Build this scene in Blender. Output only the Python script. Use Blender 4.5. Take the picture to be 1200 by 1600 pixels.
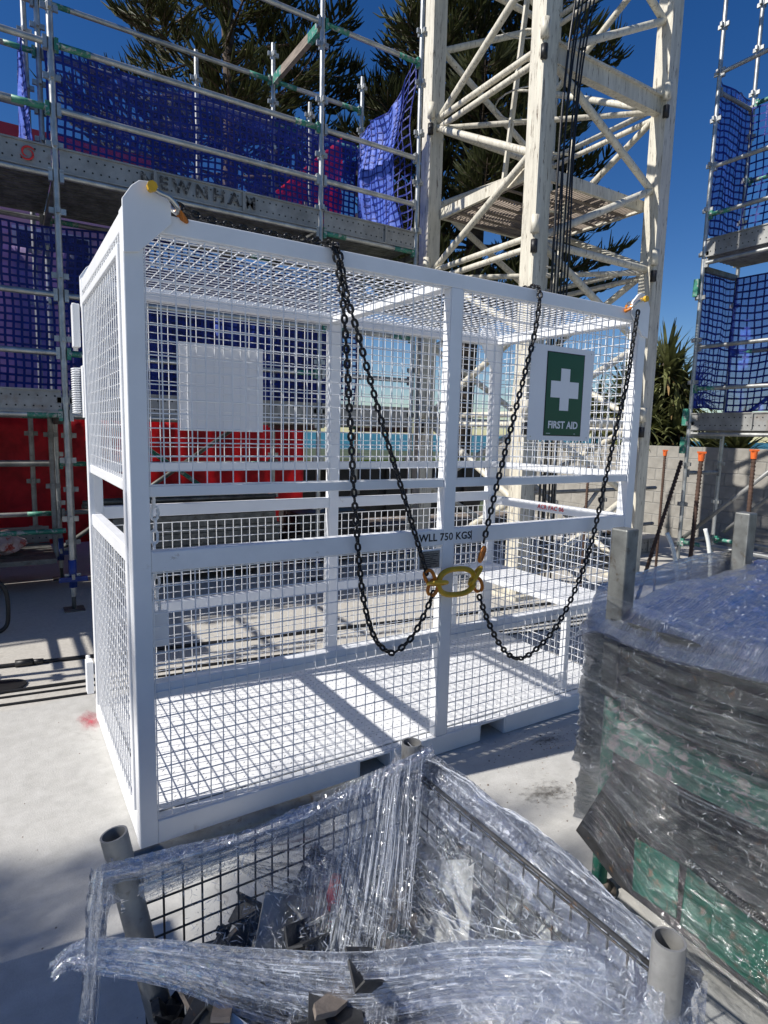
import bpy, bmesh, math, random
import numpy as np
from mathutils import Vector, Matrix, noise
sc = bpy.context.scene
for o in list(bpy.data.objects): bpy.data.objects.remove(o)
COL = sc.collection
V = Vector
rnd = random.Random(7)

# ------------------------------------------------------------------ camera
yaw, pitch, roll = 0.5610, -0.1283, 0.0240
fw = V((math.sin(yaw)*math.cos(pitch), math.cos(yaw)*math.cos(pitch), math.sin(pitch)))
rt = V((math.cos(yaw), -math.sin(yaw), 0)); up = rt.cross(fw)
r2 = math.cos(roll)*rt + math.sin(roll)*up; u2 = -math.sin(roll)*rt + math.cos(roll)*up
cam_d = bpy.data.cameras.new('camera'); cam = bpy.data.objects.new('camera', cam_d); COL.objects.link(cam)
m3 = Matrix((r2, u2, -fw)).transposed()
cam.matrix_world = Matrix.Translation((-0.3732, -2.2538, 1.5782)) @ m3.to_4x4()
cam_d.sensor_fit = 'VERTICAL'; cam_d.sensor_height = 24.0; cam_d.lens = 12.0*953.36/800.0
cam_d.clip_start = 0.02; cam_d.clip_end = 6000
sc.camera = cam

# ------------------------------------------------------------------ world, sun, exposure
TO_SUN = V((-0.735, 0.112, 0.669)).normalized()
w = bpy.data.worlds.new('World'); sc.world = w; w.use_nodes = True
nt = w.node_tree; nt.nodes.clear()
sky = nt.nodes.new('ShaderNodeTexSky'); sky.sky_type = 'NISHITA'; sky.sun_disc = False
sky.sun_elevation = math.asin(TO_SUN.z); sky.sun_rotation = math.atan2(TO_SUN.x, TO_SUN.y)
sky.altitude = 300.0; sky.air_density = 1.0; sky.dust_density = 0.2; sky.ozone_density = 3.0
bg = nt.nodes.new('ShaderNodeBackground'); bg.inputs['Strength'].default_value = 0.076
wo = nt.nodes.new('ShaderNodeOutputWorld')
hsv = nt.nodes.new('ShaderNodeHueSaturation'); hsv.inputs['Saturation'].default_value = 1.34; hsv.inputs['Hue'].default_value = 0.512
nt.links.new(sky.outputs[0], hsv.inputs['Color']); nt.links.new(hsv.outputs[0], bg.inputs[0]); nt.links.new(bg.outputs[0], wo.inputs[0])
sd = bpy.data.lights.new('sun', 'SUN'); sd.energy = 5.0; sd.angle = math.radians(0.53); sd.color = (1.0, 0.955, 0.89)
so = bpy.data.objects.new('sun', sd); COL.objects.link(so)
so.rotation_euler = (-TO_SUN).to_track_quat('-Z', 'Y').to_euler(); so.location = (-6, 1, 8)
vs = sc.view_settings; vs.view_transform = 'Standard'; vs.look = 'None'; vs.gamma = 1.0; vs.exposure = 0.26; vs.use_curve_mapping = False
sc.render.engine = 'CYCLES'
sc.cycles.transparent_max_bounces = 40; sc.cycles.max_bounces = 8; sc.cycles.use_denoising = True
sc.cycles.sample_clamp_indirect = 8.0

# ------------------------------------------------------------------ materials
def newmat(name):
    m = bpy.data.materials.new(name); m.use_nodes = True
    n = m.node_tree; n.nodes.clear(); out = n.nodes.new('ShaderNodeOutputMaterial')
    return m, n, out
def N(n, t, **k):
    x = n.nodes.new(t)
    for a, b in k.items():
        if a.startswith('i_'):
            x.inputs[a[2:].replace('_', ' ')].default_value = b
        else: setattr(x, a, b)
    return x
def ramp(n, src, p0, p1, c0, c1):
    r = n.nodes.new('ShaderNodeValToRGB'); e = r.color_ramp.elements
    e[0].position, e[1].position = p0, p1
    e[0].color = (*c0, 1) if len(c0) == 3 else c0; e[1].color = (*c1, 1) if len(c1) == 3 else c1
    n.links.new(src, r.inputs[0]); return r.outputs[0]
def mixc(n, fac, a, b, mode='MIX'):
    x = n.nodes.new('ShaderNodeMix'); x.data_type = 'RGBA'; x.blend_type = mode
    for s, v in ((x.inputs[0], fac), (x.inputs[6], a), (x.inputs[7], b)):
        if hasattr(v, 'links'): n.links.new(v, s)
        elif isinstance(v, (int, float)): s.default_value = v
        else: s.default_value = (*v, 1)
    return x.outputs[2]
def tex(n, scale, detail=4, rough=.55, coord='Object', map_scale=None, dist=0.0):
    tc = n.nodes.new('ShaderNodeTexCoord'); src = tc.outputs[coord]
    if map_scale:
        mp = n.nodes.new('ShaderNodeMapping'); mp.inputs['Scale'].default_value = map_scale
        n.links.new(src, mp.inputs[0]); src = mp.outputs[0]
    t = n.nodes.new('ShaderNodeTexNoise'); t.inputs['Scale'].default_value = scale; t.inputs['Detail'].default_value = detail
    t.inputs['Roughness'].default_value = rough; t.inputs['Distortion'].default_value = dist
    n.links.new(src, t.inputs['Vector']); return t.outputs[0]
def bump(n, h, strength=.3, dist=.01, normal=None):
    b = n.nodes.new('ShaderNodeBump'); b.inputs['Strength'].default_value = strength; b.inputs['Distance'].default_value = dist
    n.links.new(h, b.inputs['Height'])
    if normal: n.links.new(normal, b.inputs['Normal'])
    return b.outputs[0]
def plain(name, col, rough=.5, metal=0., var=.12, scale=6, wear=None, wear_amt=(.62, .72), bmp=.08, bscale=60, spec=.5, coat=0.0, stretch=None):
    """painted / metal / timber surface: colour mottling, optional worn patches, fine relief"""
    m, n, out = newmat(name); p = N(n, 'ShaderNodeBsdfPrincipled')
    p.inputs['Roughness'].default_value = rough; p.inputs['Metallic'].default_value = metal
    p.inputs['Specular IOR Level'].default_value = spec; p.inputs['Coat Weight'].default_value = coat
    t = tex(n, scale, 5, .6, map_scale=stretch)
    a = tuple(max(0, c*(1-var)) for c in col); b = tuple(min(1, c*(1+var)) for c in col)
    c = ramp(n, t, .35, .65, a, b)
    if wear:
        t2 = tex(n, scale*2.3, 8, .7, dist=.4, map_scale=stretch)
        c = mixc(n, ramp(n, t2, wear_amt[0], wear_amt[1], (0, 0, 0), (1, 1, 1)), c, wear)
    n.links.new(c, p.inputs['Base Color'])
    rr = tex(n, scale*3, 4); mr = N(n, 'ShaderNodeMapRange'); mr.inputs[3].default_value = max(.03, rough-.12); mr.inputs[4].default_value = min(1, rough+.15)
    n.links.new(rr, mr.inputs[0]); n.links.new(mr.outputs[0], p.inputs['Roughness'])
    if bmp: n.links.new(bump(n, tex(n, bscale, 3), bmp, .01), p.inputs['Normal'])
    n.links.new(p.outputs[0], out.inputs[0]); return m
M = {}
M['white'] = plain('white_enamel', (.79, .805, .82), .36, 0, .04, 3.5, (.50, .47, .43), (.67, .76), .04, 40)
M['white_mark'] = plain('white_enamel_scuffed', (.78, .79, .80), .4, 0, .05, 5, (.30, .22, .17), (.66, .74), .05, 40)
M['wire'] = plain('white_coated_wire', (.80, .81, .82), .4, 0, .03, 9, None, bmp=0)
M['galv'] = plain('galvanised_tube', (.42, .43, .42), .42, .75, .22, 9, (.60, .60, .58), (.6, .75), .08, 30)
M['galv_dull'] = plain('weathered_galvanised_steel', (.30, .30, .29), .55, .55, .28, 7, (.16, .14, .12), (.58, .72), .1, 30)
M['galv_dark'] = plain('grimy_steel_tube', (.17, .175, .165), .5, .6, .35, 10, (.09, .07, .05), (.55, .7), .15, 30)
M['green_tube'] = plain('green_painted_tube', (.035, .20, .14), .5, .1, .25, 8, (.35, .36, .34), (.52, .60), .1, 30)
M['blue_paint'] = plain('blue_painted_steel', (.02, .05, .24), .45, .1, .2, 8, (.2, .2, .22), (.62, .7), .1, 30)
M['cream'] = plain('cream_mast_paint', (.60, .565, .47), .5, 0, .14, 3, (.12, .085, .055), (.56, .66), .08, 20, stretch=(7, 7, .8))
M['rust'] = plain('rusty_rebar', (.075, .042, .028), .8, .2, .35, 20, (.07, .04, .03), (.5, .65), .3, 120)
M['black'] = plain('black_rubber', (.012, .012, .013), .45, 0, .2, 10, None, bmp=.1)
M['chain'] = plain('black_chain_steel', (.016, .016, .017), .38, .35, .3, 30, (.05, .045, .04), (.6, .7), .1, 60)
M['ochre'] = plain('ochre_lifting_paint', (.58, .35, .015), .45, 0, .15, 12, (.10, .07, .04), (.66, .74), .06, 50)
M['orange'] = plain('orange_hook_paint', (.55, .17, .012), .45, 0, .2, 14, (.12, .06, .03), (.6, .7), .06, 50)
M['orange_cap'] = plain('orange_plastic', (.72, .13, .02), .45, 0, .1, 14, None, bmp=.05)
M['yellow'] = plain('yellow_pin_paint', (.62, .36, .015), .45, 0, .1, 12, None, bmp=.05)
M['zinc'] = plain('zinc_shackle', (.55, .54, .50), .3, .9, .1, 20, None, bmp=.05)
M['green_sign'] = plain('sign_green', (.004, .075, .028), .4, 0, .03, 3, None, bmp=0)
M['white_sign'] = plain('sign_white', (.80, .80, .82), .4, 0, .02, 3, None, bmp=0)
M['ink'] = plain('black_lettering', (.012, .012, .016), .6, 0, .1, 20, None, bmp=0)
M['faded_ink'] = plain('faded_stencil_lettering', (.045, .045, .045), .7, .2, .3, 12, (.22, .22, .21), (.50, .56), bmp=0)
M['red_ink'] = plain('red_lettering', (.60, .03, .03), .6, 0, .1, 20, None, bmp=0)
M['plate'] = plain('engraved_plate', (.25, .24, .23), .4, .6, .5, 40, None, bmp=.1, stretch=(1, 1, 9))
M['timber'] = plain('weathered_timber', (.23, .19, .155), .8, 0, .3, 6, (.10, .08, .06), (.55, .75), .3, 40, stretch=(1, 1, 8))
M['tan'] = plain('tan_board', (.33, .25, .19), .75, 0, .2, 8, (.2, .15, .1), (.6, .75), .2, 50)
M['dark_steel'] = plain('dark_scrap_steel', (.045, .046, .048), .5, .4, .4, 12, (.13, .075, .04), (.58, .68), .15, 40)
M['grey_plate'] = plain('grey_scrap_plate', (.34, .335, .32), .55, .3, .2, 9, (.17, .085, .04), (.62, .70), .12, 40)
M['teal'] = plain('teal_scrap', (.025, .075, .075), .5, .2, .3, 12, (.2, .2, .2), (.6, .7), .15, 40)
M['green_plate'] = plain('green_painted_plate', (.015, .165, .11), .5, .05, .3, 9, (.20, .15, .11), (.54, .63), .12, 40)
M['red_plastic'] = plain('red_plastic', (.55, .03, .03), .4, 0, .1, 8, None, bmp=.05)
M['tarp'] = plain('navy_sheet', (.022, .030, .060), .42, 0, .4, 5, None, bmp=.5, bscale=8)
M['render_pink'] = plain('pale_pink_render', (.62, .38, .50), .85, 0, .08, 2, None, bmp=.1)
M['red_roof'] = plain('red_roof_metal', (.42, .03, .05), .5, 0, .12, 3, None, bmp=.05)
M['lime'] = plain('lime_paint', (.42, .55, .03), .5, 0, .1, 3, None, bmp=.05)
M['bin'] = plain('dark_bin_paint', (.022, .024, .024), .6, .1, .4, 3, (.09, .06, .05), (.6, .7), .1, 20)
M['bark'] = plain('pine_bark', (.085, .062, .045), .9, 0, .4, 5, None, bmp=.5, bscale=16, stretch=(1, 1, 3))
M['leaf_dry'] = plain('dry_leaf', (.27, .17, .07), .8, 0, .4, 5, None, bmp=.1)
M['block'] = plain('concrete_block', (.28, .265, .235), .9, 0, .16, 5, (.25, .24, .22), (.6, .75), .35, 50)
M['mortar'] = plain('mortar', (.24, .235, .22), .95, 0, .12, 8, None, bmp=.3, bscale=60)
M['boot'] = plain('blue_tub_plastic', (.02, .035, .06), .5, 0, .2, 10, None, bmp=.05)
M['conduit'] = plain('white_conduit', (.72, .74, .70), .4, 0, .06, 10, None, bmp=.03)
M['bag'] = plain('crumpled_bag', (.55, .42, .40), .6, 0, .3, 7, (.45, .07, .05), (.52, .58), .4, 18)

def leafmat(name, col, var=.45, scale=3.0, trans=.25):
    m, n, out = newmat(name)
    c = ramp(n, tex(n, scale, 3), .3, .7, tuple(x*(1-var) for x in col), tuple(x*(1+var) for x in col))
    p = N(n, 'ShaderNodeBsdfPrincipled'); p.inputs['Roughness'].default_value = .55; n.links.new(c, p.inputs['Base Color'])
    t = N(n, 'ShaderNodeBsdfTranslucent'); n.links.new(c, t.inputs[0])
    x = N(n, 'ShaderNodeMixShader'); x.inputs[0].default_value = trans
    n.links.new(p.outputs[0], x.inputs[1]); n.links.new(t.outputs[0], x.inputs[2]); n.links.new(x.outputs[0], out.inputs[0]); return m
M['pine'] = leafmat('pine_foliage', (.078, .088, .034), .45, 1.4)
M['strap'] = leafmat('strap_leaf', (.115, .125, .045), .6, 3.0, .2)
M['dune'] = leafmat('dune_grass', (.085, .10, .035), .5, .6, .1)

def clothmat(name, col, clear, trans=.55, var=.25, wr=14):
    """thin woven plastic: part see-through, part lit through"""
    m, n, out = newmat(name)
    t = tex(n, wr, 5, .6, dist=.5)
    c = ramp(n, t, .3, .7, tuple(x*(1-var) for x in col), tuple(min(1, x*(1+var)) for x in col))
    d = N(n, 'ShaderNodeBsdfPrincipled'); d.inputs['Roughness'].default_value = .5; n.links.new(c, d.inputs['Base Color'])
    tl = N(n, 'ShaderNodeBsdfTranslucent'); n.links.new(c, tl.inputs[0])
    b = bump(n, t, .5, .03); n.links.new(b, d.inputs['Normal']); n.links.new(b, tl.inputs['Normal'])
    x = N(n, 'ShaderNodeMixShader'); x.inputs[0].default_value = trans
    n.links.new(d.outputs[0], x.inputs[1]); n.links.new(tl.outputs[0], x.inputs[2])
    if clear > 0:
        tr = N(n, 'ShaderNodeBsdfTransparent'); y = N(n, 'ShaderNodeMixShader'); y.inputs[0].default_value = clear
        n.links.new(x.outputs[0], y.inputs[1]); n.links.new(tr.outputs[0], y.inputs[2]); x = y
    n.links.new(x.outputs[0], out.inputs[0]); return m
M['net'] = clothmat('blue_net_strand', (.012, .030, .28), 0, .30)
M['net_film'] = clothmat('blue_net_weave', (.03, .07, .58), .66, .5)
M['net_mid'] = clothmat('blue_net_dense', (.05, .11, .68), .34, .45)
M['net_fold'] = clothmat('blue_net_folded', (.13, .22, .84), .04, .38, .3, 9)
M['red_cloth'] = clothmat('red_shade_cloth', (.72, .030, .045), .05, .5, .3, 4)
M['lilac_cloth'] = clothmat('pale_lilac_sheet', (.55, .42, .66), 0, .4, .15, 3)

def filmmat(name, base=.06, streak=.55, vs_=70., us=1.6, seed=0., rough=.10, tint=(.80, .84, .90), bs=.7, ior=1.5, milky=.10):
    """clear stretch wrap: mostly see-through, milky along the pulled folds, glossy"""
    m, n, out = newmat(name)
    tc = N(n, 'ShaderNodeTexCoord')
    mp = N(n, 'ShaderNodeMapping'); mp.inputs['Scale'].default_value = (us, vs_, 1); mp.inputs['Location'].default_value = (seed, seed*1.7, 0)
    n.links.new(tc.outputs['UV'], mp.inputs[0])
    s = N(n, 'ShaderNodeTexNoise'); s.inputs['Scale'].default_value = 1.0; s.inputs['Detail'].default_value = 6; s.inputs['Roughness'].default_value = .72; s.inputs['Distortion'].default_value = .35
    n.links.new(mp.outputs[0], s.inputs['Vector'])
    s2 = N(n, 'ShaderNodeTexNoise'); s2.inputs['Scale'].default_value = 3.2; s2.inputs['Detail'].default_value = 3
    n.links.new(tc.outputs['UV'], s2.inputs['Vector'])
    s3 = N(n, 'ShaderNodeTexNoise'); s3.inputs['Scale'].default_value = 34; s3.inputs['Detail'].default_value = 5
    n.links.new(tc.outputs['Object'], s3.inputs['Vector'])
    st = ramp(n, s.outputs[0], .50, .80, (0, 0, 0), (1, 1, 1)); la = ramp(n, s2.outputs[0], .38, .72, (.10, .10, .10), (1, 1, 1))
    sv = N(n, 'ShaderNodeSeparateXYZ'); n.links.new(tc.outputs['UV'], sv.inputs[0]); pp = N(n, 'ShaderNodeMath', operation='PINGPONG'); n.links.new(sv.outputs['Y'], pp.inputs[0]); pp.inputs[1].default_value = .5
    ef = N(n, 'ShaderNodeMapRange'); ef.inputs[2].default_value = .16; n.links.new(pp.outputs[0], ef.inputs[0])
    mul = N(n, 'ShaderNodeMath', operation='MULTIPLY'); n.links.new(st, mul.inputs[0]); n.links.new(la, mul.inputs[1])
    ma = N(n, 'ShaderNodeMath', operation='MULTIPLY_ADD'); n.links.new(mul.outputs[0], ma.inputs[0]); ma.inputs[1].default_value = streak; ma.inputs[2].default_value = base
    ma.use_clamp = True
    mk = N(n, 'ShaderNodeMath', operation='MULTIPLY_ADD'); n.links.new(la, mk.inputs[0]); mk.inputs[1].default_value = milky; n.links.new(ma.outputs[0], mk.inputs[2]); mo = N(n, 'ShaderNodeMath', operation='MULTIPLY'); n.links.new(mk.outputs[0], mo.inputs[0]); n.links.new(ef.outputs[0], mo.inputs[1])
    add = N(n, 'ShaderNodeMath', operation='MULTIPLY_ADD'); n.links.new(s3.outputs[0], add.inputs[0]); add.inputs[1].default_value = .45; n.links.new(s.outputs[0], add.inputs[2])
    b = bump(n, add.outputs[0], bs, .012)
    d = N(n, 'ShaderNodeBsdfDiffuse'); d.inputs[0].default_value = (*tint, 1); n.links.new(b, d.inputs['Normal'])
    tl = N(n, 'ShaderNodeBsdfTranslucent'); tl.inputs[0].default_value = (*tint, 1)
    dm = N(n, 'ShaderNodeMixShader'); dm.inputs[0].default_value = .5; n.links.new(d.outputs[0], dm.inputs[1]); n.links.new(tl.outputs[0], dm.inputs[2])
    tr = N(n, 'ShaderNodeBsdfTransparent'); tr.inputs[0].default_value = (.97, .98, .985, 1)
    x = N(n, 'ShaderNodeMixShader'); n.links.new(mo.outputs[0], x.inputs[0]); n.links.new(tr.outputs[0], x.inputs[1]); n.links.new(dm.outputs[0], x.inputs[2])
    g = N(n, 'ShaderNodeBsdfGlossy'); g.inputs['Roughness'].default_value = rough; g.inputs[0].default_value = (.95, .96, 1, 1); n.links.new(b, g.inputs['Normal'])
    fr = N(n, 'ShaderNodeFresnel'); fr.inputs[0].default_value = ior; n.links.new(b, fr.inputs['Normal'])
    fm = N(n, 'ShaderNodeMath', operation='MULTIPLY_ADD'); n.links.new(fr.outputs[0], fm.inputs[0]); fm.inputs[1].default_value = 1.0; fm.inputs[2].default_value = .012; fm.use_clamp = True
    y = N(n, 'ShaderNodeMixShader'); n.links.new(fm.outputs[0], y.inputs[0]); n.links.new(x.outputs[0], y.inputs[1]); n.links.new(g.outputs[0], y.inputs[2])
    n.links.new(y.outputs[0], out.inputs[0]); return m
M['film'] = filmmat('stretch_film', .006, .16, 80, 1.6, 0., .09, bs=.4, ior=1.30, milky=.05)
M['film_dense'] = filmmat('stretch_film_layered', .02, .27, 70, 1.2, 3.1, .10, milky=.15)
M['film_v'] = filmmat('stretch_film_pulled', .012, .30, 120, .8, 6.2, .10, milky=.10)
M['film_clear'] = filmmat('stretch_film_thin', .002, .07, 80, 1.5, 9.4, .07, bs=.35, ior=1.25, milky=.02)
M['film_load'] = filmmat('stretch_film_on_load', .0, .022, 130, 1.1, 2.7, .10, (.55, .60, .68), .7, milky=.0, ior=1.42)

def pleatmat(name, op, tint=(.82, .86, .92)):
    m, n, out = newmat(name)
    p = N(n, 'ShaderNodeBsdfPrincipled'); p.inputs['Base Color'].default_value = (*tint, 1); p.inputs['Roughness'].default_value = .2; p.inputs['Alpha'].default_value = op
    n.links.new(p.outputs[0], out.inputs[0]); return m
M['pleat'] = pleatmat('film_pleat', .27); M['pleat_thin'] = pleatmat('film_pleat_thin', .12, (.70, .76, .85))
M['glint'] = pleatmat('film_glint_crease', .55); M['glint'].node_tree.nodes['Principled BSDF'].inputs['Roughness'].default_value = .06; M['glint'].node_tree.nodes['Principled BSDF'].inputs['Base Color'].default_value = (.5, .54, .6, 1); M['glint'].node_tree.nodes['Principled BSDF'].inputs['Specular IOR Level'].default_value = 1.0  # shiny finish for the flakes that make the film glint
def slabmat():
    m, n, out = newmat('concrete_slab'); p = N(n, 'ShaderNodeBsdfPrincipled')
    a = tex(n, .9, 6, .6); b = tex(n, 14, 6, .65); c0 = tex(n, 150, 3, .6)
    c = ramp(n, a, .3, .7, (.43, .425, .40), (.53, .525, .495))
    c = mixc(n, .55, c, ramp(n, b, .3, .72, (.38, .37, .345), (.56, .55, .525)))
    c = mixc(n, ramp(n, c0, .62, .72, (0, 0, 0), (.55, .55, .55)), c, (.33, .32, .30))
    # scattered dirt specks
    vo = N(n, 'ShaderNodeTexVoronoi'); vo.inputs['Scale'].default_value = 26; tc = N(n, 'ShaderNodeTexCoord'); n.links.new(tc.outputs['Object'], vo.inputs[0])
    sp = ramp(n, vo.outputs['Distance'], .045, .075, (1, 1, 1), (0, 0, 0)); msk = ramp(n, tex(n, 2.2, 4), .54, .66, (0, 0, 0), (.75, .75, .75))
    mm = N(n, 'ShaderNodeMath', operation='MULTIPLY'); n.links.new(sp, mm.inputs[0]); n.links.new(msk, mm.inputs[1])
    c = mixc(n, mm.outputs[0], c, (.10, .095, .09))
    vc = N(n, 'ShaderNodeTexVoronoi', feature='DISTANCE_TO_EDGE'); vc.inputs['Scale'].default_value = .55
    wv = N(n, 'ShaderNodeVectorMath', operation='MULTIPLY_ADD'); nn = N(n, 'ShaderNodeTexNoise'); nn.inputs['Scale'].default_value = 3.0; nn.inputs['Detail'].default_value = 6; n.links.new(tc.outputs['Object'], nn.inputs['Vector'])
    n.links.new(nn.outputs['Color'], wv.inputs[0]); wv.inputs[1].default_value = (.5, .5, .5); n.links.new(tc.outputs['Object'], wv.inputs[2]); n.links.new(wv.outputs[0], vc.inputs['Vector'])
    ck = ramp(n, vc.outputs['Distance'], .0015, .0045, (.55, .55, .55), (0, 0, 0)); ckm = ramp(n, tex(n, .8, 3), .45, .6, (0, 0, 0), (1, 1, 1))
    cm = N(n, 'ShaderNodeMath', operation='MULTIPLY'); n.links.new(ck, cm.inputs[0]); n.links.new(ckm, cm.inputs[1]); c = mixc(n, cm.outputs[0], c, (.19, .18, .165))
    c = mixc(n, ramp(n, tex(n, 5.5, 8, .72, dist=1.2), .50, .72, (0, 0, 0), (.42, .42, .42)), c, (.33, .325, .31))
    tw = tex(n, 7, 4, .5, map_scale=(1, 7, 1), dist=2.0); c = mixc(n, ramp(n, tw, .55, .75, (0, 0, 0), (.22, .22, .22)), c, (.62, .61, .58))
    sx = N(n, 'ShaderNodeSeparateXYZ'); n.links.new(tc.outputs['Object'], sx.inputs[0]); yy = N(n, 'ShaderNodeMath', operation='MULTIPLY_ADD'); n.links.new(tex(n, 5, 3), yy.inputs[0]); yy.inputs[1].default_value = .10; n.links.new(sx.outputs['Y'], yy.inputs[2])
    rr = N(n, 'ShaderNodeMapRange'); rr.inputs[1].default_value = 1.60; rr.inputs[2].default_value = 1.66; n.links.new(yy.outputs[0], rr.inputs[0])
    c = mixc(n, rr.outputs[0], c, mixc(n, .5, c, ramp(n, tex(n, 40, 6, .7), .3, .7, (.36, .325, .27), (.62, .575, .50))))
    n.links.new(c, p.inputs['Base Color']); p.inputs['Roughness'].default_value = .8
    h = N(n, 'ShaderNodeMath', operation='MULTIPLY_ADD'); n.links.new(b, h.inputs[0]); h.inputs[1].default_value = 1.5; n.links.new(c0, h.inputs[2])
    n.links.new(bump(n, h.outputs[0], .22, .012), p.inputs['Normal']); n.links.new(p.outputs[0], out.inputs[0]); return m
M['slab'] = slabmat()
def stainmat(name, col, sc_, lo, hi):
    m, n, out = newmat(name); p = N(n, 'ShaderNodeBsdfPrincipled'); p.inputs['Base Color'].default_value = (*col, 1); p.inputs['Roughness'].default_value = .85
    tc = N(n, 'ShaderNodeTexCoord'); ln = N(n, 'ShaderNodeVectorMath', operation='LENGTH'); n.links.new(tc.outputs['Object'], ln.inputs[0])
    f = N(n, 'ShaderNodeMapRange'); f.inputs[1].default_value = 0; f.inputs[2].default_value = 1; f.inputs[3].default_value = 1; f.inputs[4].default_value = 0; n.links.new(ln.outputs['Value'], f.inputs[0])
    t = tex(n, sc_, 7, .68); a = N(n, 'ShaderNodeMath', operation='MULTIPLY'); n.links.new(t, a.inputs[0]); n.links.new(f.outputs[0], a.inputs[1])
    r = ramp(n, a.outputs[0], lo, hi, (0, 0, 0), (.85, .85, .85)); n.links.new(r, p.inputs['Alpha']); n.links.new(p.outputs[0], out.inputs[0]); return m
M['red_mark'] = stainmat('red_marking_paint', (.50, .07, .10), 3.4, .22, .62)
M['dirt_mark'] = stainmat('dirt_stain', (.13, .12, .105), 9, .34, .60)
def perforated():
    m, n, out = newmat('perforated_toe_board'); p = N(n, 'ShaderNodeBsdfPrincipled'); p.inputs['Metallic'].default_value = .45; p.inputs['Roughness'].default_value = .55
    c = ramp(n, tex(n, 5, 6, .65), .3, .7, (.22, .22, .21), (.40, .40, .385))
    c = mixc(n, ramp(n, tex(n, 3, 5, .7), .60, .72, (0, 0, 0), (.7, .7, .7)), c, (.20, .14, .10))
    n.links.new(c, p.inputs['Base Color']); n.links.new(p.outputs[0], out.inputs[0]); return m
M['toe'] = perforated()
def seamat():
    m, n, out = newmat('sea_water'); p = N(n, 'ShaderNodeBsdfPrincipled')
    n.links.new(ramp(n, tex(n, .012, 4), .3, .7, (.004, .075, .10), (.012, .15, .17)), p.inputs['Base Color']); p.inputs['Roughness'].default_value = .35
    n.links.new(bump(n, tex(n, .35, 4, map_scale=(1, 3, 1)), .6, .4), p.inputs['Normal']); n.links.new(p.outputs[0], out.inputs[0]); return m
M['sea'] = seamat()
M['checker'] = plain('white_checker_plate', (.80, .81, .82), .33, 0, .03, 4, (.58, .58, .57), (.64, .78), .04, 30)

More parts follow.
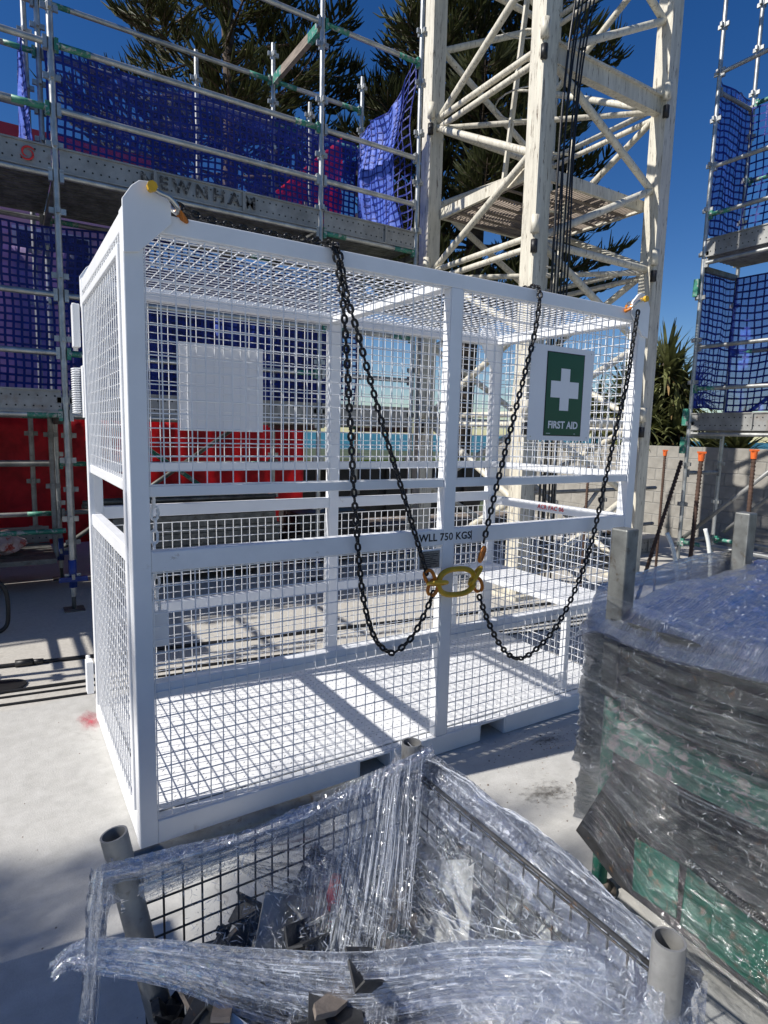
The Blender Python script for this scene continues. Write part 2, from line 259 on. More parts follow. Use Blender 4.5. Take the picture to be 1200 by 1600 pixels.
# ------------------------------------------------------------------ mesh helpers
class MB:
    def __init__(s): s.v = []; s.f = []
    def add(s, vs_, fs):
        o = len(s.v); s.v += [tuple(x) for x in vs_]; s.f += [tuple(i+o for i in f) for f in fs]; return s
    def box(s, a, b):
        x0, y0, z0 = a; x1, y1, z1 = b
        return s.add([(x0,y0,z0),(x1,y0,z0),(x1,y1,z0),(x0,y1,z0),(x0,y0,z1),(x1,y0,z1),(x1,y1,z1),(x0,y1,z1)],
                     [(3,2,1,0),(4,5,6,7),(0,1,5,4),(1,2,6,5),(2,3,7,6),(3,0,4,7)])
    def frame(s, d):
        d = d.normalized(); a = V((0,0,1)) if abs(d.z) < .9 else V((0,1,0))
        x = d.cross(a).normalized(); return x, x.cross(d).normalized()
    def bar(s, p, q, w_, h, roll_=0):
        p, q = V(p), V(q); x, y = s.frame(q-p)
        if roll_: x, y = x*math.cos(roll_)+y*math.sin(roll_), y*math.cos(roll_)-x*math.sin(roll_)
        c = [x*a*w_/2+y*b*h/2 for a, b in ((-1,-1),(1,-1),(1,1),(-1,1))]
        return s.add([p+k for k in c]+[q+k for k in c], [(3,2,1,0),(4,5,6,7),(0,1,5,4),(1,2,6,5),(2,3,7,6),(3,0,4,7)])
    def tube(s, p, q, r, n=8, r1=None, caps=True):
        p, q = V(p), V(q); x, y = s.frame(q-p); r1 = r if r1 is None else r1
        a = [2*math.pi*i/n for i in range(n)]
        vs_ = [p+(x*math.cos(t)+y*math.sin(t))*r for t in a]+[q+(x*math.cos(t)+y*math.sin(t))*r1 for t in a]
        fs = [(i,(i+1)%n,n+(i+1)%n,n+i) for i in range(n)]
        if caps: fs += [tuple(range(n-1,-1,-1)), tuple(range(n,2*n))]
        return s.add(vs_, fs)
    def path(s, pts, r, n=6, closed=False):
        pts = [V(p) for p in pts]; k = len(pts); vs_ = []; px = None
        for i, p in enumerate(pts):
            a = pts[(i-1)%k] if (closed or i > 0) else p; b = pts[(i+1)%k] if (closed or i < k-1) else p
            d = (b-a).normalized()
            if px is None: x, y = s.frame(d)
            else:
                x = (px-d*px.dot(d)).normalized(); y = d.cross(x)
            px = x; rr = r[i] if hasattr(r, '__len__') else r
            vs_ += [p+(x*math.cos(2*math.pi*j/n)+y*math.sin(2*math.pi*j/n))*rr for j in range(n)]
        fs = []
        for i in range(k if closed else k-1):
            i2 = (i+1) % k
            fs += [(i*n+j, i*n+(j+1)%n, i2*n+(j+1)%n, i2*n+j) for j in range(n)]
        if not closed: fs += [tuple(range(n-1,-1,-1)), tuple((k-1)*n+j for j in range(n))]
        return s.add(vs_, fs)
    def pipe(s, p, q, ro, ri, n=20):
        """open hollow tube"""
        p, q = V(p), V(q); x, y = s.frame(q-p); L = []
        for c, r in ((p,ro),(q,ro),(q,ri),(p,ri)):
            L.append([c+(x*math.cos(2*math.pi*i/n)+y*math.sin(2*math.pi*i/n))*r for i in range(n)])
        fs = []
        for a in range(4):
            b = (a+1) % 4
            fs += [(a*n+i, a*n+(i+1)%n, b*n+(i+1)%n, b*n+i) for i in range(n)]
        return s.add(sum(L, []), fs)
    def prism(s, poly, d):
        """poly: list of 3D points, extruded by d"""
        d = V(d); n = len(poly); a = [V(p) for p in poly]
        return s.add(a+[p+d for p in a], [tuple(range(n-1,-1,-1)), tuple(range(n,2*n))]+[(i,(i+1)%n,n+(i+1)%n,n+i) for i in range(n)])
    def mesh(s, name, smooth=False):
        me = bpy.data.meshes.new(name); me.from_pydata(s.v, [], s.f); me.update()
        bm = bmesh.new(); bm.from_mesh(me); bmesh.ops.recalc_face_normals(bm, faces=bm.faces); bm.to_mesh(me); bm.free()
        if smooth: me.shade_smooth()
        return me
    def build(s, name, mat, parent=None, smooth=False, loc=None, bevel=0):
        return link(name, s.mesh(name, smooth), mat, parent, loc, bevel)
def link(name, me, mat, parent=None, loc=None, bevel=0):
    if mat and not me.materials: me.materials.append(M[mat] if isinstance(mat, str) else mat)
    o = bpy.data.objects.new(name, me); COL.objects.link(o)
    if parent: o.parent = parent
    if loc is not None: o.location = loc
    if bevel:
        b = o.modifiers.new('bevel', 'BEVEL'); b.width = bevel; b.segments = 2; b.limit_method = 'ANGLE'
    return o
def tag(o, label=None, cat=None, group=None, kind=None):
    if label: o['label'] = label
    if cat: o['category'] = cat
    if group: o['group'] = group
    if kind: o['kind'] = kind
    return o
def thing(name, label, cat, loc=(0, 0, 0), group=None):
    o = bpy.data.objects.new(name, None); o.location = loc; COL.objects.link(o); o.empty_display_size = .1
    return tag(o, label, cat, group)
def smooth_tube_obj(name, p, q, r, mat, parent, n=10):
    o = MB().tube(p, q, r, n).build(name, mat, parent); o.data.shade_smooth()
    try: o.data.set_sharp_from_angle(angle=math.radians(50))
    except Exception: pass
    return o
def text_obj(name, body, size, mat, parent, origin, xdir, ydir, thick=0.0006, weight=0.0, spacing=1.0):
    cu = bpy.data.curves.new(name, 'FONT'); cu.body = body; cu.size = size; cu.extrude = thick; cu.offset = weight; cu.space_character = spacing
    cu.align_x = 'CENTER'; cu.align_y = 'CENTER'; cu.resolution_u = 3
    t = bpy.data.objects.new('tmp_text', cu); COL.objects.link(t)
    bpy.context.view_layer.update()
    me = bpy.data.meshes.new_from_object(t.evaluated_get(bpy.context.evaluated_depsgraph_get()))
    bpy.data.objects.remove(t); bpy.data.curves.remove(cu)
    x, y = V(xdir).normalized(), V(ydir).normalized(); z = x.cross(y)
    me.transform(Matrix.Translation(V(origin)) @ Matrix((x, y, z)).transposed().to_4x4()); me.name = name
    me.materials.clear(); return link(name, me, mat, parent)
def nz(x, y=0., z=0.): return noise.noise(V((x, y, z)))
def structure(name, mb, mat): return tag(mb.build(name, mat), kind='structure')

# ------------------------------------------------------------------ ground, terrain, sea
structure('concrete_slab', MB().add([(-14,-9,0),(8.9,-9,0),(8.9,7.4,0),(-14,7.4,0),(-14,-9,-.4),(8.9,-9,-.4),(8.9,7.4,-.4),(-14,7.4,-.4)],
          [(0,1,2,3),(7,6,5,4),(0,4,5,1),(1,5,6,2),(2,6,7,3),(3,7,4,0)]), 'slab')
def terrain():
    mb = MB(); d = V((.532, .847, 0)); e = V((.847, -.532, 0)); rows = [-220, -60, -20, 8, 20, 40, 58, 64, 70, 90]; colsn = [-400, -120, -50, -20, 0, 20, 50, 120, 400]
    for r in rows:
        for c in colsn:
            p = d*r+e*c; z = -.06 if r < 62 else (-.5 if r < 66 else -3.0)
            mb.v.append((p.x, p.y, z - (.0 if abs(c) < 30 else .0)))
    k = len(colsn)
    for i in range(len(rows)-1):
        for j in range(k-1): mb.f.append((i*k+j, i*k+j+1, (i+1)*k+j+1, (i+1)*k+j))
    return mb
structure('terrain', terrain(), 'dune')
structure('sea', MB().add([(-5000,-5000,-1.6),(5000,-5000,-1.6),(5000,5000,-1.6),(-5000,5000,-1.6)], [(0,1,2,3)]), 'sea')
for nm, lab, x, y, sx, sy, mt in (('paint_mark', 'red spray paint mark on slab beside cage base', -.035, 1.22, .12, .26, 'red_mark'),
                              ('dirt_stain', 'dark dirt stain on slab near the fork pocket', 1.98, -.16, .30, .16, 'dirt_mark'),
                              ('dirt_smear', 'brown smear of grit on the sunlit slab', 1.62, -.50, .42, .25, 'dirt_mark')):
    o = MB().add([(-1,-1,0),(1,-1,0),(1,1,0),(-1,1,0)], [(0,1,2,3)]).build(nm, mt, None, loc=(x, y, .004)); o.scale = (sx, sy, 1); tag(o, lab, 'stain')

# ------------------------------------------------------------------ the white rescue cage
L, W, H, T = 2.781, 1.246, 2.30, .065
cage = thing('rescue_cage', 'white steel lifting cage with mesh walls and FIRST AID sign', 'cage')
def cbox(name, a, b, mat='white', par=None, bv=.004): return MB().box(a, b).build(name, mat, par or cage, bevel=bv)
X1, X2 = 1.378, 1.443
for x0, y0 in ((0,0),(L-T,0),(0,W-T),(L-T,W-T)): cbox('corner_post', (x0,y0,0), (x0+T,y0+T,H))
for y0 in (.002, W-T+.002): cbox('middle_post', (X1,y0,.1), (X2,y0+T-.006,H-T))
for y0 in (.003, W-T+.003): cbox('top_rail', (T,y0,H-T), (L-T,y0+T-.006,H-.002))
for x0 in (.003, L-T+.003): cbox('top_rail', (x0,T,H-T), (x0+T-.006,W-T,H-.002))
cbox('roof_beam', (X1,T,H-T+.006), (X2,W-T,H-.012))
# base frame with fork pockets
for y0 in (.002, W-T+.002):
    for a, b in ((T,.94),(1.12,1.66),(1.84,L-T)): cbox('base_beam', (a,y0,0.002), (b,y0+T-.006,.098))
for x0 in (.002, L-T+.002): cbox('base_beam', (x0,T,.002), (x0+T-.006,W-T,.098))
for a in (.94, 1.66):
    mb = MB()
    mb.box((a+.001,.004,.004),(a+.009,W-.004,.096)); mb.box((a+.171,.004,.004),(a+.179,W-.004,.096)); mb.box((a+.009,.004,.088),(a+.171,W-.004,.0955))
    mb.build('fork_pocket', 'white', cage)
fl = cbox('floor_plate', (T,T-.004,.100), (L-T,W-T+.004,.106), 'checker', bv=0)
def lozenges(x0, x1, y0, y1, z, sp=.036):
    mb = MB(); i = 0; x = x0+.02
    while x < x1-.02:
        j = 0; y = y0+.02
        while y < y1-.02:
            s = 1 if (i+j) % 2 else -1; a, b = .011, .0032; ca = .7071; dx, dy = a*ca, a*ca*s; ex, ey = -b*ca*s, b*ca
            mb.add([(x-dx,y-dy,z),(x+ex,y+ey,z),(x+dx,y+dy,z),(x-ex,y-ey,z),(x,y,z+.0022)], [(0,1,4),(1,2,4),(2,3,4),(3,0,4)])
            y += sp; j += 1
        x += sp; i += 1
    return mb
FZ = .106
M['tread'] = plain('worn_tread', (.40, .41, .43), .35, .2, .3, 30, None, bmp=0)
tag(lozenges(T, L-T, T, W-T, FZ).build('tread_pattern', 'tread', fl), kind='stuff')
# rails
def rails(axis, pos0, pos1, a, b, zs):
    for nm, z0, z1 in zs:
        if axis == 'x': cbox(nm, (a,pos0,z0), (b,pos1,z1), 'white_mark' if nm == 'guard_rail' and pos0 < .1 else 'white')
        else: cbox(nm, (pos0,a,z0), (pos1,b,z1))
ZS = (('low_rail',.576,.636),('guard_rail',1.06,1.135),('upper_rail',1.333,1.372))
for a, b in ((T,X1),(X2,L-T)):
    rails('x', .014, .058, a, b, ZS[:1]); rails('x', .003, .062, a, b, ZS[1:2]); rails('x', .012, .05, a, b, ZS[2:])
    rails('x', W-.058, W-.014, a, b, (('low_rail',.552,.612),('guard_rail',1.10,1.165),('upper_rail',1.345,1.392)))
rails('y', .004, .05, T, W-T, (('guard_rail',1.078,1.136),('upper_rail',1.345,1.385)))
rails('y', L-.058, L-.014, T, W-T, (('low_rail',.552,.60),('guard_rail',1.078,1.136),('upper_rail',1.345,1.392)))
cbox('door_stile', (-.006,T+.012,.12), (.02,T+.045,H-.1)); cbox('door_stile', (-.006,W-T-.045,.12), (.02,W-T-.012,H-.1))
cbox('door_head', (-.006,T+.047,H-.135), (.02,W-T-.047,H-.1))
# mesh panels
WR = .00245
def panel(u0, u1, v0, v1, P, du=.0497, dv=.05, wob=.0012):
    mb = MB(); n = max(1, round((u1-u0)/du)); k = max(1, round((v1-v0)/dv)); r = random.Random(int((u0+v0*7)*1000))
    for i in range(n+1):
        u = u0+(u1-u0)*i/n+r.uniform(-wob, wob); mb.tube(P(u,v0,0), P(u+r.uniform(-wob,wob),v1,0), WR, 6, caps=False)
    for j in range(k+1):
        v = v0+(v1-v0)*j/k+r.uniform(-wob, wob); mb.tube(P(u0,v,1), P(u1,v+r.uniform(-wob,wob),1), WR, 6, caps=False)
    o = mb.build('wire_mesh', 'wire', cage, smooth=True); return tag(o, kind='stuff')
d2 = 2*WR
for a, b in ((T+.004,X1-.004),(X2+.004,L-T-.004)):
    for z0, z1 in ((.104,1.055),(1.376,H-T-.004)):
        panel(a, b, z0, z1, lambda u, v, s: V((u,.007+s*d2,v)))
        panel(a, b, z0, z1, lambda u, v, s: V((u,W-.007-s*d2,v)))
    panel(a, b, T+.004, W-T-.004, lambda u, v, s: V((u,v,H-.02-s*d2)))
for x, s1 in ((-.001,1),(L-.008,-1)):
    for z0, z1 in ((.104,1.074),(1.388,H-T-.004)):
        panel(T+.004, W-T-.004, z0, z1, lambda u, v, s: V((x+.007*(s1>0)+s1*s*d2,u,v)))
# bench across the right-hand end
be = cbox('bench', (2.355,.07,.604), (L-T-.004,W-.062,.640), 'checker', bv=.003)
tag(lozenges(2.36, L-T-.01, .08, W-.08, .640, .034).build('tread_pattern', 'checker', be), kind='stuff')
for y in (.08, W-.12): cbox('bench_leg', (2.36,y,.108), (2.40,y+.04,.603))
# lifting lugs
lug = [(.0,2.15),(.0,2.318),(.03,2.364),(.055,2.385),(.085,2.388),(.11,2.376),(.155,2.331),(.155,2.266),(.048,2.158)]
for sx in (0, 1):
    for y0, dy in ((-.012,.012),(W,.012)):
        MB().prism([((L-x if sx else x), y0, z) for x, z in lug], (0,dy,0)).build('lifting_lug', 'white', cage, bevel=.002)
# corner gusset under the roof at the back right
MB().prism([(L-T-.001,W-.05,H-T-.001),(L-T-.13,W-.05,H-T-.001),(L-T-.001,W-.05,H-T-.2)], (0,.01,0)).build('gusset', 'white', cage)
# door hinges: block, coil spring, lower block
for z0, z1 in ((1.97,2.18),(.15,.33)):
    o = cbox('hinge', (-.042,W-.03,z0), (-.008,W+.035,z1)); MB().tube((-.025,W+.045,z0-.012),(-.025,W+.045,z1+.012),.011,10).build('hinge_pin','white',o,True)
sp = MB(); pts = []
for i in range(20*10+1):
    a = 2*math.pi*i/10; pts.append((-.03+.019*math.cos(a), W+.035+.019*math.sin(a), 1.64+.23*i/200))
sp.path(pts, .0045, 5).build('hinge_spring', 'white', cage, True)
cbox('hinge_plate', (-.008,W-.05,1.62), (-.003,W+.03,1.88))
# latch: white chain and slotted keeper inside the front left post
def link_mesh(name, length, width, r, n=14, k=6):
    hl, hw = length/2-width/2, width/2-r; pts = []
    for i in range(n):
        a = 2*math.pi*i/n; x = hw*math.cos(a); z = hw*math.sin(a); z += hl if z > 1e-6 else (-hl if z < -1e-6 else 0)
        pts.append((x, 0, z))
    return MB().path(pts, r, k, True).mesh(name, True)
wl = link_mesh('white_link', .058, .034, .0055)
for i in range(10):
    o = link('latch_link', wl, 'white', cage, (.092+.004*math.sin(i), .078, 1.31-.044*i)); o.rotation_euler = (0, .05*math.sin(i*2), 0 if i % 2 else math.pi/2)
cbox('latch_keeper', (.072,.064,.76), (.135,.070,.90), bv=.003)
# lettering, data plate
text_obj('load_limit_lettering', 'WLL 750 KGS', .050, 'ink', cage, (1.393,.0022,1.098), (1,0,-.01), (0,0,1), .0008, .0009, 1.05)
MB().box((1.548,.0012,1.075),(1.552,.0025,1.12)).build('lettering_bar','ink',cage)
text_obj('asset_lettering', 'ACR FAC 06', .040, 'red_ink', cage, (L-.0592,.585,1.108), (0,-1,0), (0,0,1), .0008, .0006, 1.08)
dp = cbox('data_plate', (1.235,-.001,.952), (1.365,.004,1.045), 'white', bv=.001); MB().box((1.243,-.0025,.958),(1.357,-.0012,1.039)).build('engraved_face','plate',dp)
for k in range(7):
    MB().box((1.25,-.0035,.966+k*.0095),(1.25+.1*(.6+.4*abs(math.sin(k*2.3))),-.0027,.969+k*.0095)).build('engraved_line','ink',dp)
# signs
sg = cbox('first_aid_sign', (1.878,-.0075,1.562), (2.340,-.0045,2.040), 'white_sign', bv=.001)
MB().box((1.990,-.0090,1.586),(2.269,-.0078,2.011)).build('sign_border','ink',sg)
MB().box((1.995,-.0100,1.591),(2.264,-.0091,2.006)).build('green_field','green_sign',sg)
cx, cz = 2.128, 1.824
MB().box((cx-.0335,-.0112,cz-.107),(cx+.0335,-.0101,cz+.107)).build('cross_bar','white_sign',sg)
for xa, xb in ((cx-.103,cx-.0337),(cx+.0337,cx+.103)): MB().box((xa,-.0115,cz-.042),(xb,-.0101,cz+.042)).build('cross_arm','white_sign',sg)
text_obj('sign_lettering', 'FIRST AID', .0520, 'white_sign', sg, (2.130,-.0108,1.641), (1,0,0), (0,0,1), .0007, .0013, 1.0)
for k, (x, wd) in enumerate(((2.008,.03),(2.215,.012))): MB().box((x,-.0108,1.597),(x+wd,-.0102,1.5995)).build('small_print','white_sign',sg)
for x in (1.9, 2.32):
    for z in (1.58, 2.02): MB().tube((x,-.009,z),(x,-.0074,z),.004,8).build('sign_rivet','zinc',sg)
cbox('back_board', (.478,W+.001,1.567), (.960,W+.006,2.050), 'white_sign', bv=.001)

# ------------------------------------------------------------------ chain sling hanging on the front of the cage
sling = thing('chain_sling', 'black four-leg chain sling with ochre master link hung over cage front', 'chain', (1.43,-.04,.89))
def child(o, par):
    o.parent = par; o.matrix_parent_inverse = Matrix.Translation(-V(par.location)); return o
lm = link_mesh('chain_link', .041, .031, .0058, 14, 6)
lm.materials.append(M['chain'])
def catenary(pts, n=400):
    """dense smooth path through control points"""
    P = [V(p) for p in pts]; out = []
    for i in range(len(P)-1):
        p0, p1, p2, p3 = P[max(i-1,0)], P[i], P[i+1], P[min(i+2,len(P)-1)]
        for k in range(40):
            t = k/40; out.append(.5*((2*p1)+(p2-p0)*t+(2*p0-5*p1+4*p2-p3)*t*t+(3*p1-p0-3*p2+p3)*t**3))
    out.append(P[-1]); return out
def chain_leg(pts, seed):
    leg = bpy.data.objects.new('chain_leg', None); COL.objects.link(leg); leg.parent = sling
    leg.location = V(pts[0])-V(sling.location); leg.empty_display_size = .05
    path = catenary(pts); pitch = .0292; acc = 0; nxt = pitch/2; k = 0; r = random.Random(seed); ph = r.uniform(0, .6)
    for i in range(len(path)-1):
        a, b = path[i], path[i+1]; d = (b-a).length
        while acc+d >= nxt:
            c = a.lerp(b, (nxt-acc)/d); q = (b-a).to_track_quat('Z', 'X')
            o = bpy.data.objects.new('link', lm); COL.objects.link(o); o.parent = leg; o.location = c-V(pts[0])
            o.rotation_mode = 'QUATERNION'; tw = Matrix.Rotation(ph+(math.pi/2 if k % 2 else 0)+r.uniform(-.15,.15)+k*.012, 3, 'Z').to_quaternion()
            o.rotation_quaternion = q @ tw; nxt += pitch; k += 1
        acc += d
    return leg
Y = -.032
chain_leg([(.178,.03,2.345),(.30,.03,2.316),(.55,.03,2.312),(.72,.02,2.316),(.765,-.022,2.29),(.80,Y,2.13),(.822,Y,1.95),(.856,Y,1.52),(.885,Y,1.2),(.924,Y,.886),(.985,Y,.69),(1.06,Y,.605),(1.115,Y,.60),(1.20,Y,.66),(1.276,Y,.782),(1.305,Y,.845)], 1)
chain_leg([(.775,.10,2.314),(.785,.03,2.318),(.79,-.022,2.285),(.815,Y-.018,2.11),(.869,Y-.012,1.977),(1.001,Y,1.624),(1.13,Y,1.29),(1.262,Y,.945)], 2)
chain_leg([(1.905,.22,2.312),(1.90,.05,2.316),(1.895,-.022,2.285),(1.872,Y,2.10),(1.802,Y,1.832),(1.684,Y,1.398),(1.60,Y,1.06)], 3)
chain_leg([(2.645,-.035,2.285),(2.625,Y,2.12),(2.60,Y,1.90),(2.535,Y,1.64),(2.40,Y,1.03),(2.29,Y,.76),(2.15,Y,.555),(1.99,Y,.445),(1.87,Y,.425),(1.76,Y,.50),(1.66,Y,.645),(1.585,Y,.80)], 4)
def ring(c, a, b, r, ang, tilt=0, name='master_link', mat='ochre'):
    """oblong link lying in the plane of the cage front"""
    pts = []
    for i in range(28):
        t = 2*math.pi*i/28; x, z = a*math.copysign(abs(math.cos(t))**.75, math.cos(t)), b*math.copysign(abs(math.sin(t))**.85, math.sin(t))
        p = V((x, 0, z)); p = Matrix.Rotation(tilt, 3, 'X') @ p; p = Matrix.Rotation(ang, 3, 'Y') @ p
        pts.append(p)
    o = MB().path(pts, r, 10, True).build(name, mat, sling, True); o.location = V(c)-V(sling.location); return o
ring((1.432,-.045,.888), .108, .062, .0135, .05)
ring((1.318,-.045,.893), .045, .036, .009, .1, 1.2, 'coupling_link'); ring((1.545,-.045,.905), .05, .034, .009, -.9, 1.1, 'coupling_link')
for c, an in (((1.278,-.036,.925),1.1),((1.300,-.034,.872),1.9),((1.590,-.036,1.005),-1.2),((1.572,-.034,.855),1.2)):
    ring(c, .036, .021, .0085, an, .5, 'connector', 'orange')
def shackle(c, ang, mirror):
    pts = [V((-.0,-.022,.0)),V((.03*mirror,-.027,-.012)),V((.06*mirror,-.030,-.022)),V((.085*mirror,-.022,-.045)),V((.09*mirror,0,-.052)),V((.085*mirror,.022,-.045)),V((.06*mirror,.030,-.022)),V((.03*mirror,.027,-.012)),V((0,.022,0))]
    o = MB().path(catenary(pts)[::8], .0085, 8).build('shackle', 'zinc', sling, True); o.location = V(c)-V(sling.location)
    MB().tube((0,-.042,0),(0,.045,0),.010,12).build('shackle_pin','yellow',o,True)
    MB().tube((0,-.046,0),(0,-.030,0),.017,8).build('pin_head','yellow',o)
    h = MB().path([(.088*mirror,-.014,-.04),(.10*mirror,-.016,-.062),(.118*mirror,0,-.075),(.10*mirror,.016,-.062),(.088*mirror,.014,-.04)], .009, 8).build('hook','orange',o,True)
shackle((.088,-.006,2.362), 0, 1); shackle((L-.088,-.006,2.350), 0, -1)

# ------------------------------------------------------------------ scaffolds
TR = .0242
def scaffold(name, label, org): return thing(name, label, 'scaffold', org)
def std(par, x, y, z0, z1, zbase=.3, mat='galv', flip=0):
    o = smooth_tube_obj('standard', (x,y,z0), (x,y,z1), TR, mat, par)
    mb = MB(); z = zbase
    while z < z1-.05:
        if z > z0:
            mb.box((x-.062,y-.012,z-.022),(x-.0245,y+.012,z+.022)); mb.box((x+.0245,y-.012,z-.022),(x+.062,y+.012,z+.022))
            mb.box((x-.012,y-.062,z-.022),(x+.012,y-.0245,z+.022)); mb.box((x-.012,y+.0245,z-.022),(x+.012,y+.062,z+.022))
            mb.tube((x,y,z-.03),(x,y,z+.03),TR+.004,8)
        z += .495
    if mb.v: tag(mb.build('v_pressing', mat, o), kind='stuff')
    return o
def ledger(par, p, q, mat='galv', name='ledger', ends=None):
    o = smooth_tube_obj(name, p, q, TR, mat, par); p, q = V(p), V(q); d = (q-p).normalized()
    for c in (p, q):
        s = 1 if c == p else -1
        e = MB().bar(c-V((0,0,.05)), c+V((0,0,.045)), .03, .045).build('ledger_end', ends or mat, o)
        if ends: MB().tube(c+d*s*.02, c+d*s*.24, TR+.0012, 10).build('painted_end', ends, o, True)
    return o
def toe(par, p, q, h, name='toe_board', holes=True):
    """steel plank set on edge with folded lips, stiffeners and punched holes"""
    p, q = V(p), V(q); d = (q-p).normalized(); nrm = d.cross(V((0,0,1))).normalized(); Lg = (q-p).length
    mb = MB(); up_ = V((0,0,1))
    def quadbar(a, b, z0, z1, t): mb.add([a+up_*z0-nrm*t, b+up_*z0-nrm*t, b+up_*z0, a+up_*z0, a+up_*z1-nrm*t, b+up_*z1-nrm*t, b+up_*z1, a+up_*z1], [(3,2,1,0),(4,5,6,7),(0,1,5,4),(1,2,6,5),(2,3,7,6),(3,0,4,7)])
    quadbar(p, q, .014, h-.014, .004); quadbar(p+nrm*.012, q+nrm*.012, 0, .0135, .03); quadbar(p+nrm*.012, q+nrm*.012, h-.0135, h, .03)
    o = mb.build(name, 'toe', par)
    hb = MB(); n = int(Lg/.062)
    for i in range(n):
        for k, zz in enumerate((.28, .72)):
            c = p+d*(.05+.062*i+(.031 if k else 0))+up_*h*zz+nrm*.0012
            hb.tube(c, c+nrm*.002, .0075, 6)
    if holes: tag(hb.build('punched_holes', 'ink', o), kind='stuff')
    x = .72
    while x < Lg-.1:
        a = p+d*x+nrm*.010; MB().bar(a+up_*.014, a+up_*(h-.014), .026, .014).build('stiffener', 'toe', o); x += .78
    return o
def plank(par, a, b, mat='galv_dull'):
    o = MB().box(a, b).build('plank', mat, par)
    xd = (b[0]-a[0]) > (b[1]-a[1]); mb = MB()
    for k in range(3):
        if xd: y = a[1]+(b[1]-a[1])*(.2+.3*k); mb.box((a[0],y-.012,a[2]-.006),(b[0],y+.012,a[2]-.0005))
        else: x = a[0]+(b[0]-a[0])*(.2+.3*k); mb.box((x-.012,a[1],a[2]-.006),(x+.012,b[1],a[2]-.0005))
    mb.build('plank_rib', mat, o); return o

ls = scaffold('tube_scaffold', 'tall galvanised scaffold with two decks behind the white cage, left of crane mast', (.1,3.5,0))
ls_inv = Matrix.Translation((-.1,-3.5,0))
before = set(bpy.data.objects)
YF, YB = 3.5, 4.75; XS = (-7.16, -4.74, -2.32, .10, 2.42, 3.57)
tops_f = (5.6, 5.6, 5.6, 6.6, 6.6, 6.6); tops_b = (6.6, 6.6, 6.6, 6.6, 5.86, 5.86)
for i, x in enumerate(XS):
    std(ls, x, YF, .12, tops_f[i]); std(ls, x, YB, .12, tops_b[i])
    for y in (YF, YB):
        if i < 3 or y == YB or True:
            MB().tube((x,y,.012),(x,y,.30),.017,10).build('base_jack','galv_dark',ls,True)
            MB().tube((x,y,.20),(x,y,.44),TR+.008,12).build('jack_sleeve','blue_paint',ls,True)
            MB().box((x-.11,y-.06,.26),(x+.11,y-.032,.30)).build('jack_handle','blue_paint',ls)
            MB().box((x-.08,y-.08,.001),(x+.08,y+.08,.012)).build('base_plate','galv_dark',ls)
std(ls, 0.0, 4.9, 1.8, 6.6, mat='galv'); std(ls, 1.59, YB+.1, 3.6, 5.57, 4.3); std(ls, 2.92, YB+.1, 3.6, 5.43, 4.3)
for i in range(5):
    a, b = XS[i]+.04, XS[i+1]-.04
    for z in (1.665, 2.165, 2.625, 3.54, 4.03, 4.50): ledger(ls, (a,YF,z), (b,YF,z), ends='green_tube' if (i+int(z*10)) % 3 == 0 else None)
    for z in (1.19, .69, 1.665, 3.54, 4.53, 5.02): ledger(ls, (a,YB,z), (b,YB,z), 'galv_dull', ends='green_tube' if (i+int(z*10)) % 2 == 0 else None)
for a, b in ((XS[3]+.04,XS[4]-.04),(XS[4]+.04,XS[5]-.04)): ledger(ls, (a,YB,5.475), (b,YB,5.475), ends='green_tube')
ledger(ls, (XS[4]+.04,YF,5.44), (XS[5]-.04,YF,5.44), ends='green_tube')
ledger(ls, (XS[2]+.04,YB,5.45),(XS[3]-.04,YB,5.45)); ledger(ls, (XS[3]+1.5,YF,5.44),(XS[4]-.04,YF,5.44))
for x in XS:
    for z in (1.62, 3.50): MB().bar((x,YF+.04,z),(x,YB-.04,z),.045,.06).build('transom','galv_dark',ls)
MB().bar((2.42,YF+.05,5.43),(2.42,YB-.05,5.46),.05,.09).build('transom','timber',ls)
for y, z in ((YB-.17,5.458),(YF+.17,5.432)): MB().bar((2.42,y-.11,z),(2.42,y+.11,z),.054,.094).build('painted_end','green_tube',ls)
for z, on in ((1.695, 1), (3.575, 1)):
    for i in range(5):
        for k in range(5):
            y = YF+.035+.236*k; plank(ls, (XS[i]+.02,y,z), (XS[i+1]-.02,y+.226,z+.042), 'galv_dark')
        t = toe(ls, (XS[i]+.03,YF-.012,z+.035-.05), (XS[i+1]-.03,YF-.012,z+.035-.05), .19)
        toe(ls, (XS[i]+.03,YB+.03,z+.03), (XS[i+1]-.03,YB+.03,z+.03), .16, holes=False)
for i in (0, 1): MB().tube((XS[i+3],YB+.06,.3),(XS[i+3]+(1.9 if i == 0 else -1.8),YB+.06,1.62),TR,8).build('diagonal_brace','green_tube' if i else 'galv_dark',ls,True)
for k in range(4):
    MB().box((-2.6,4.1+.24*k,.30),(.02,4.32+.24*k,.345)).build('plank','galv_dark',ls)
toe(ls, (-2.6,5.08,.345), (.02,5.08,.345), .17)
smooth_tube_obj('ledger', (-2.6,4.0,.62), (.1,4.0,.62), TR, 'green_tube', ls); smooth_tube_obj('ledger', (-2.6,5.1,1.19), (.1,5.1,1.19), TR, 'galv_dull', ls)
for x, y in ((-.10,5.1),(.04,4.45),(.16,4.05)): std(ls, x, y, .3, 1.66, .5, 'galv_dull')
text_obj('stencil_lettering', 'NEWNHAM', .150, 'faded_ink', ls, (1.235,YF-.0262,3.652), (1,0,0), (0,0,1), .0008, .004, 1.5)
def swirl(par, c):
    for k in range(2):
        pts = []
        for i in range(17):
            t = i/16; a = math.pi*(k+1.45*t)+.4; r = .056-.034*t; pts.append((c[0]+r*math.cos(a), c[1], c[2]+r*math.sin(a)))
        MB().path(pts, [.0075*math.sin(math.pi*min(1,.12+i/17))+.001 for i in range(17)], 5).build('swirl_emblem', 'red_ink', par, True)
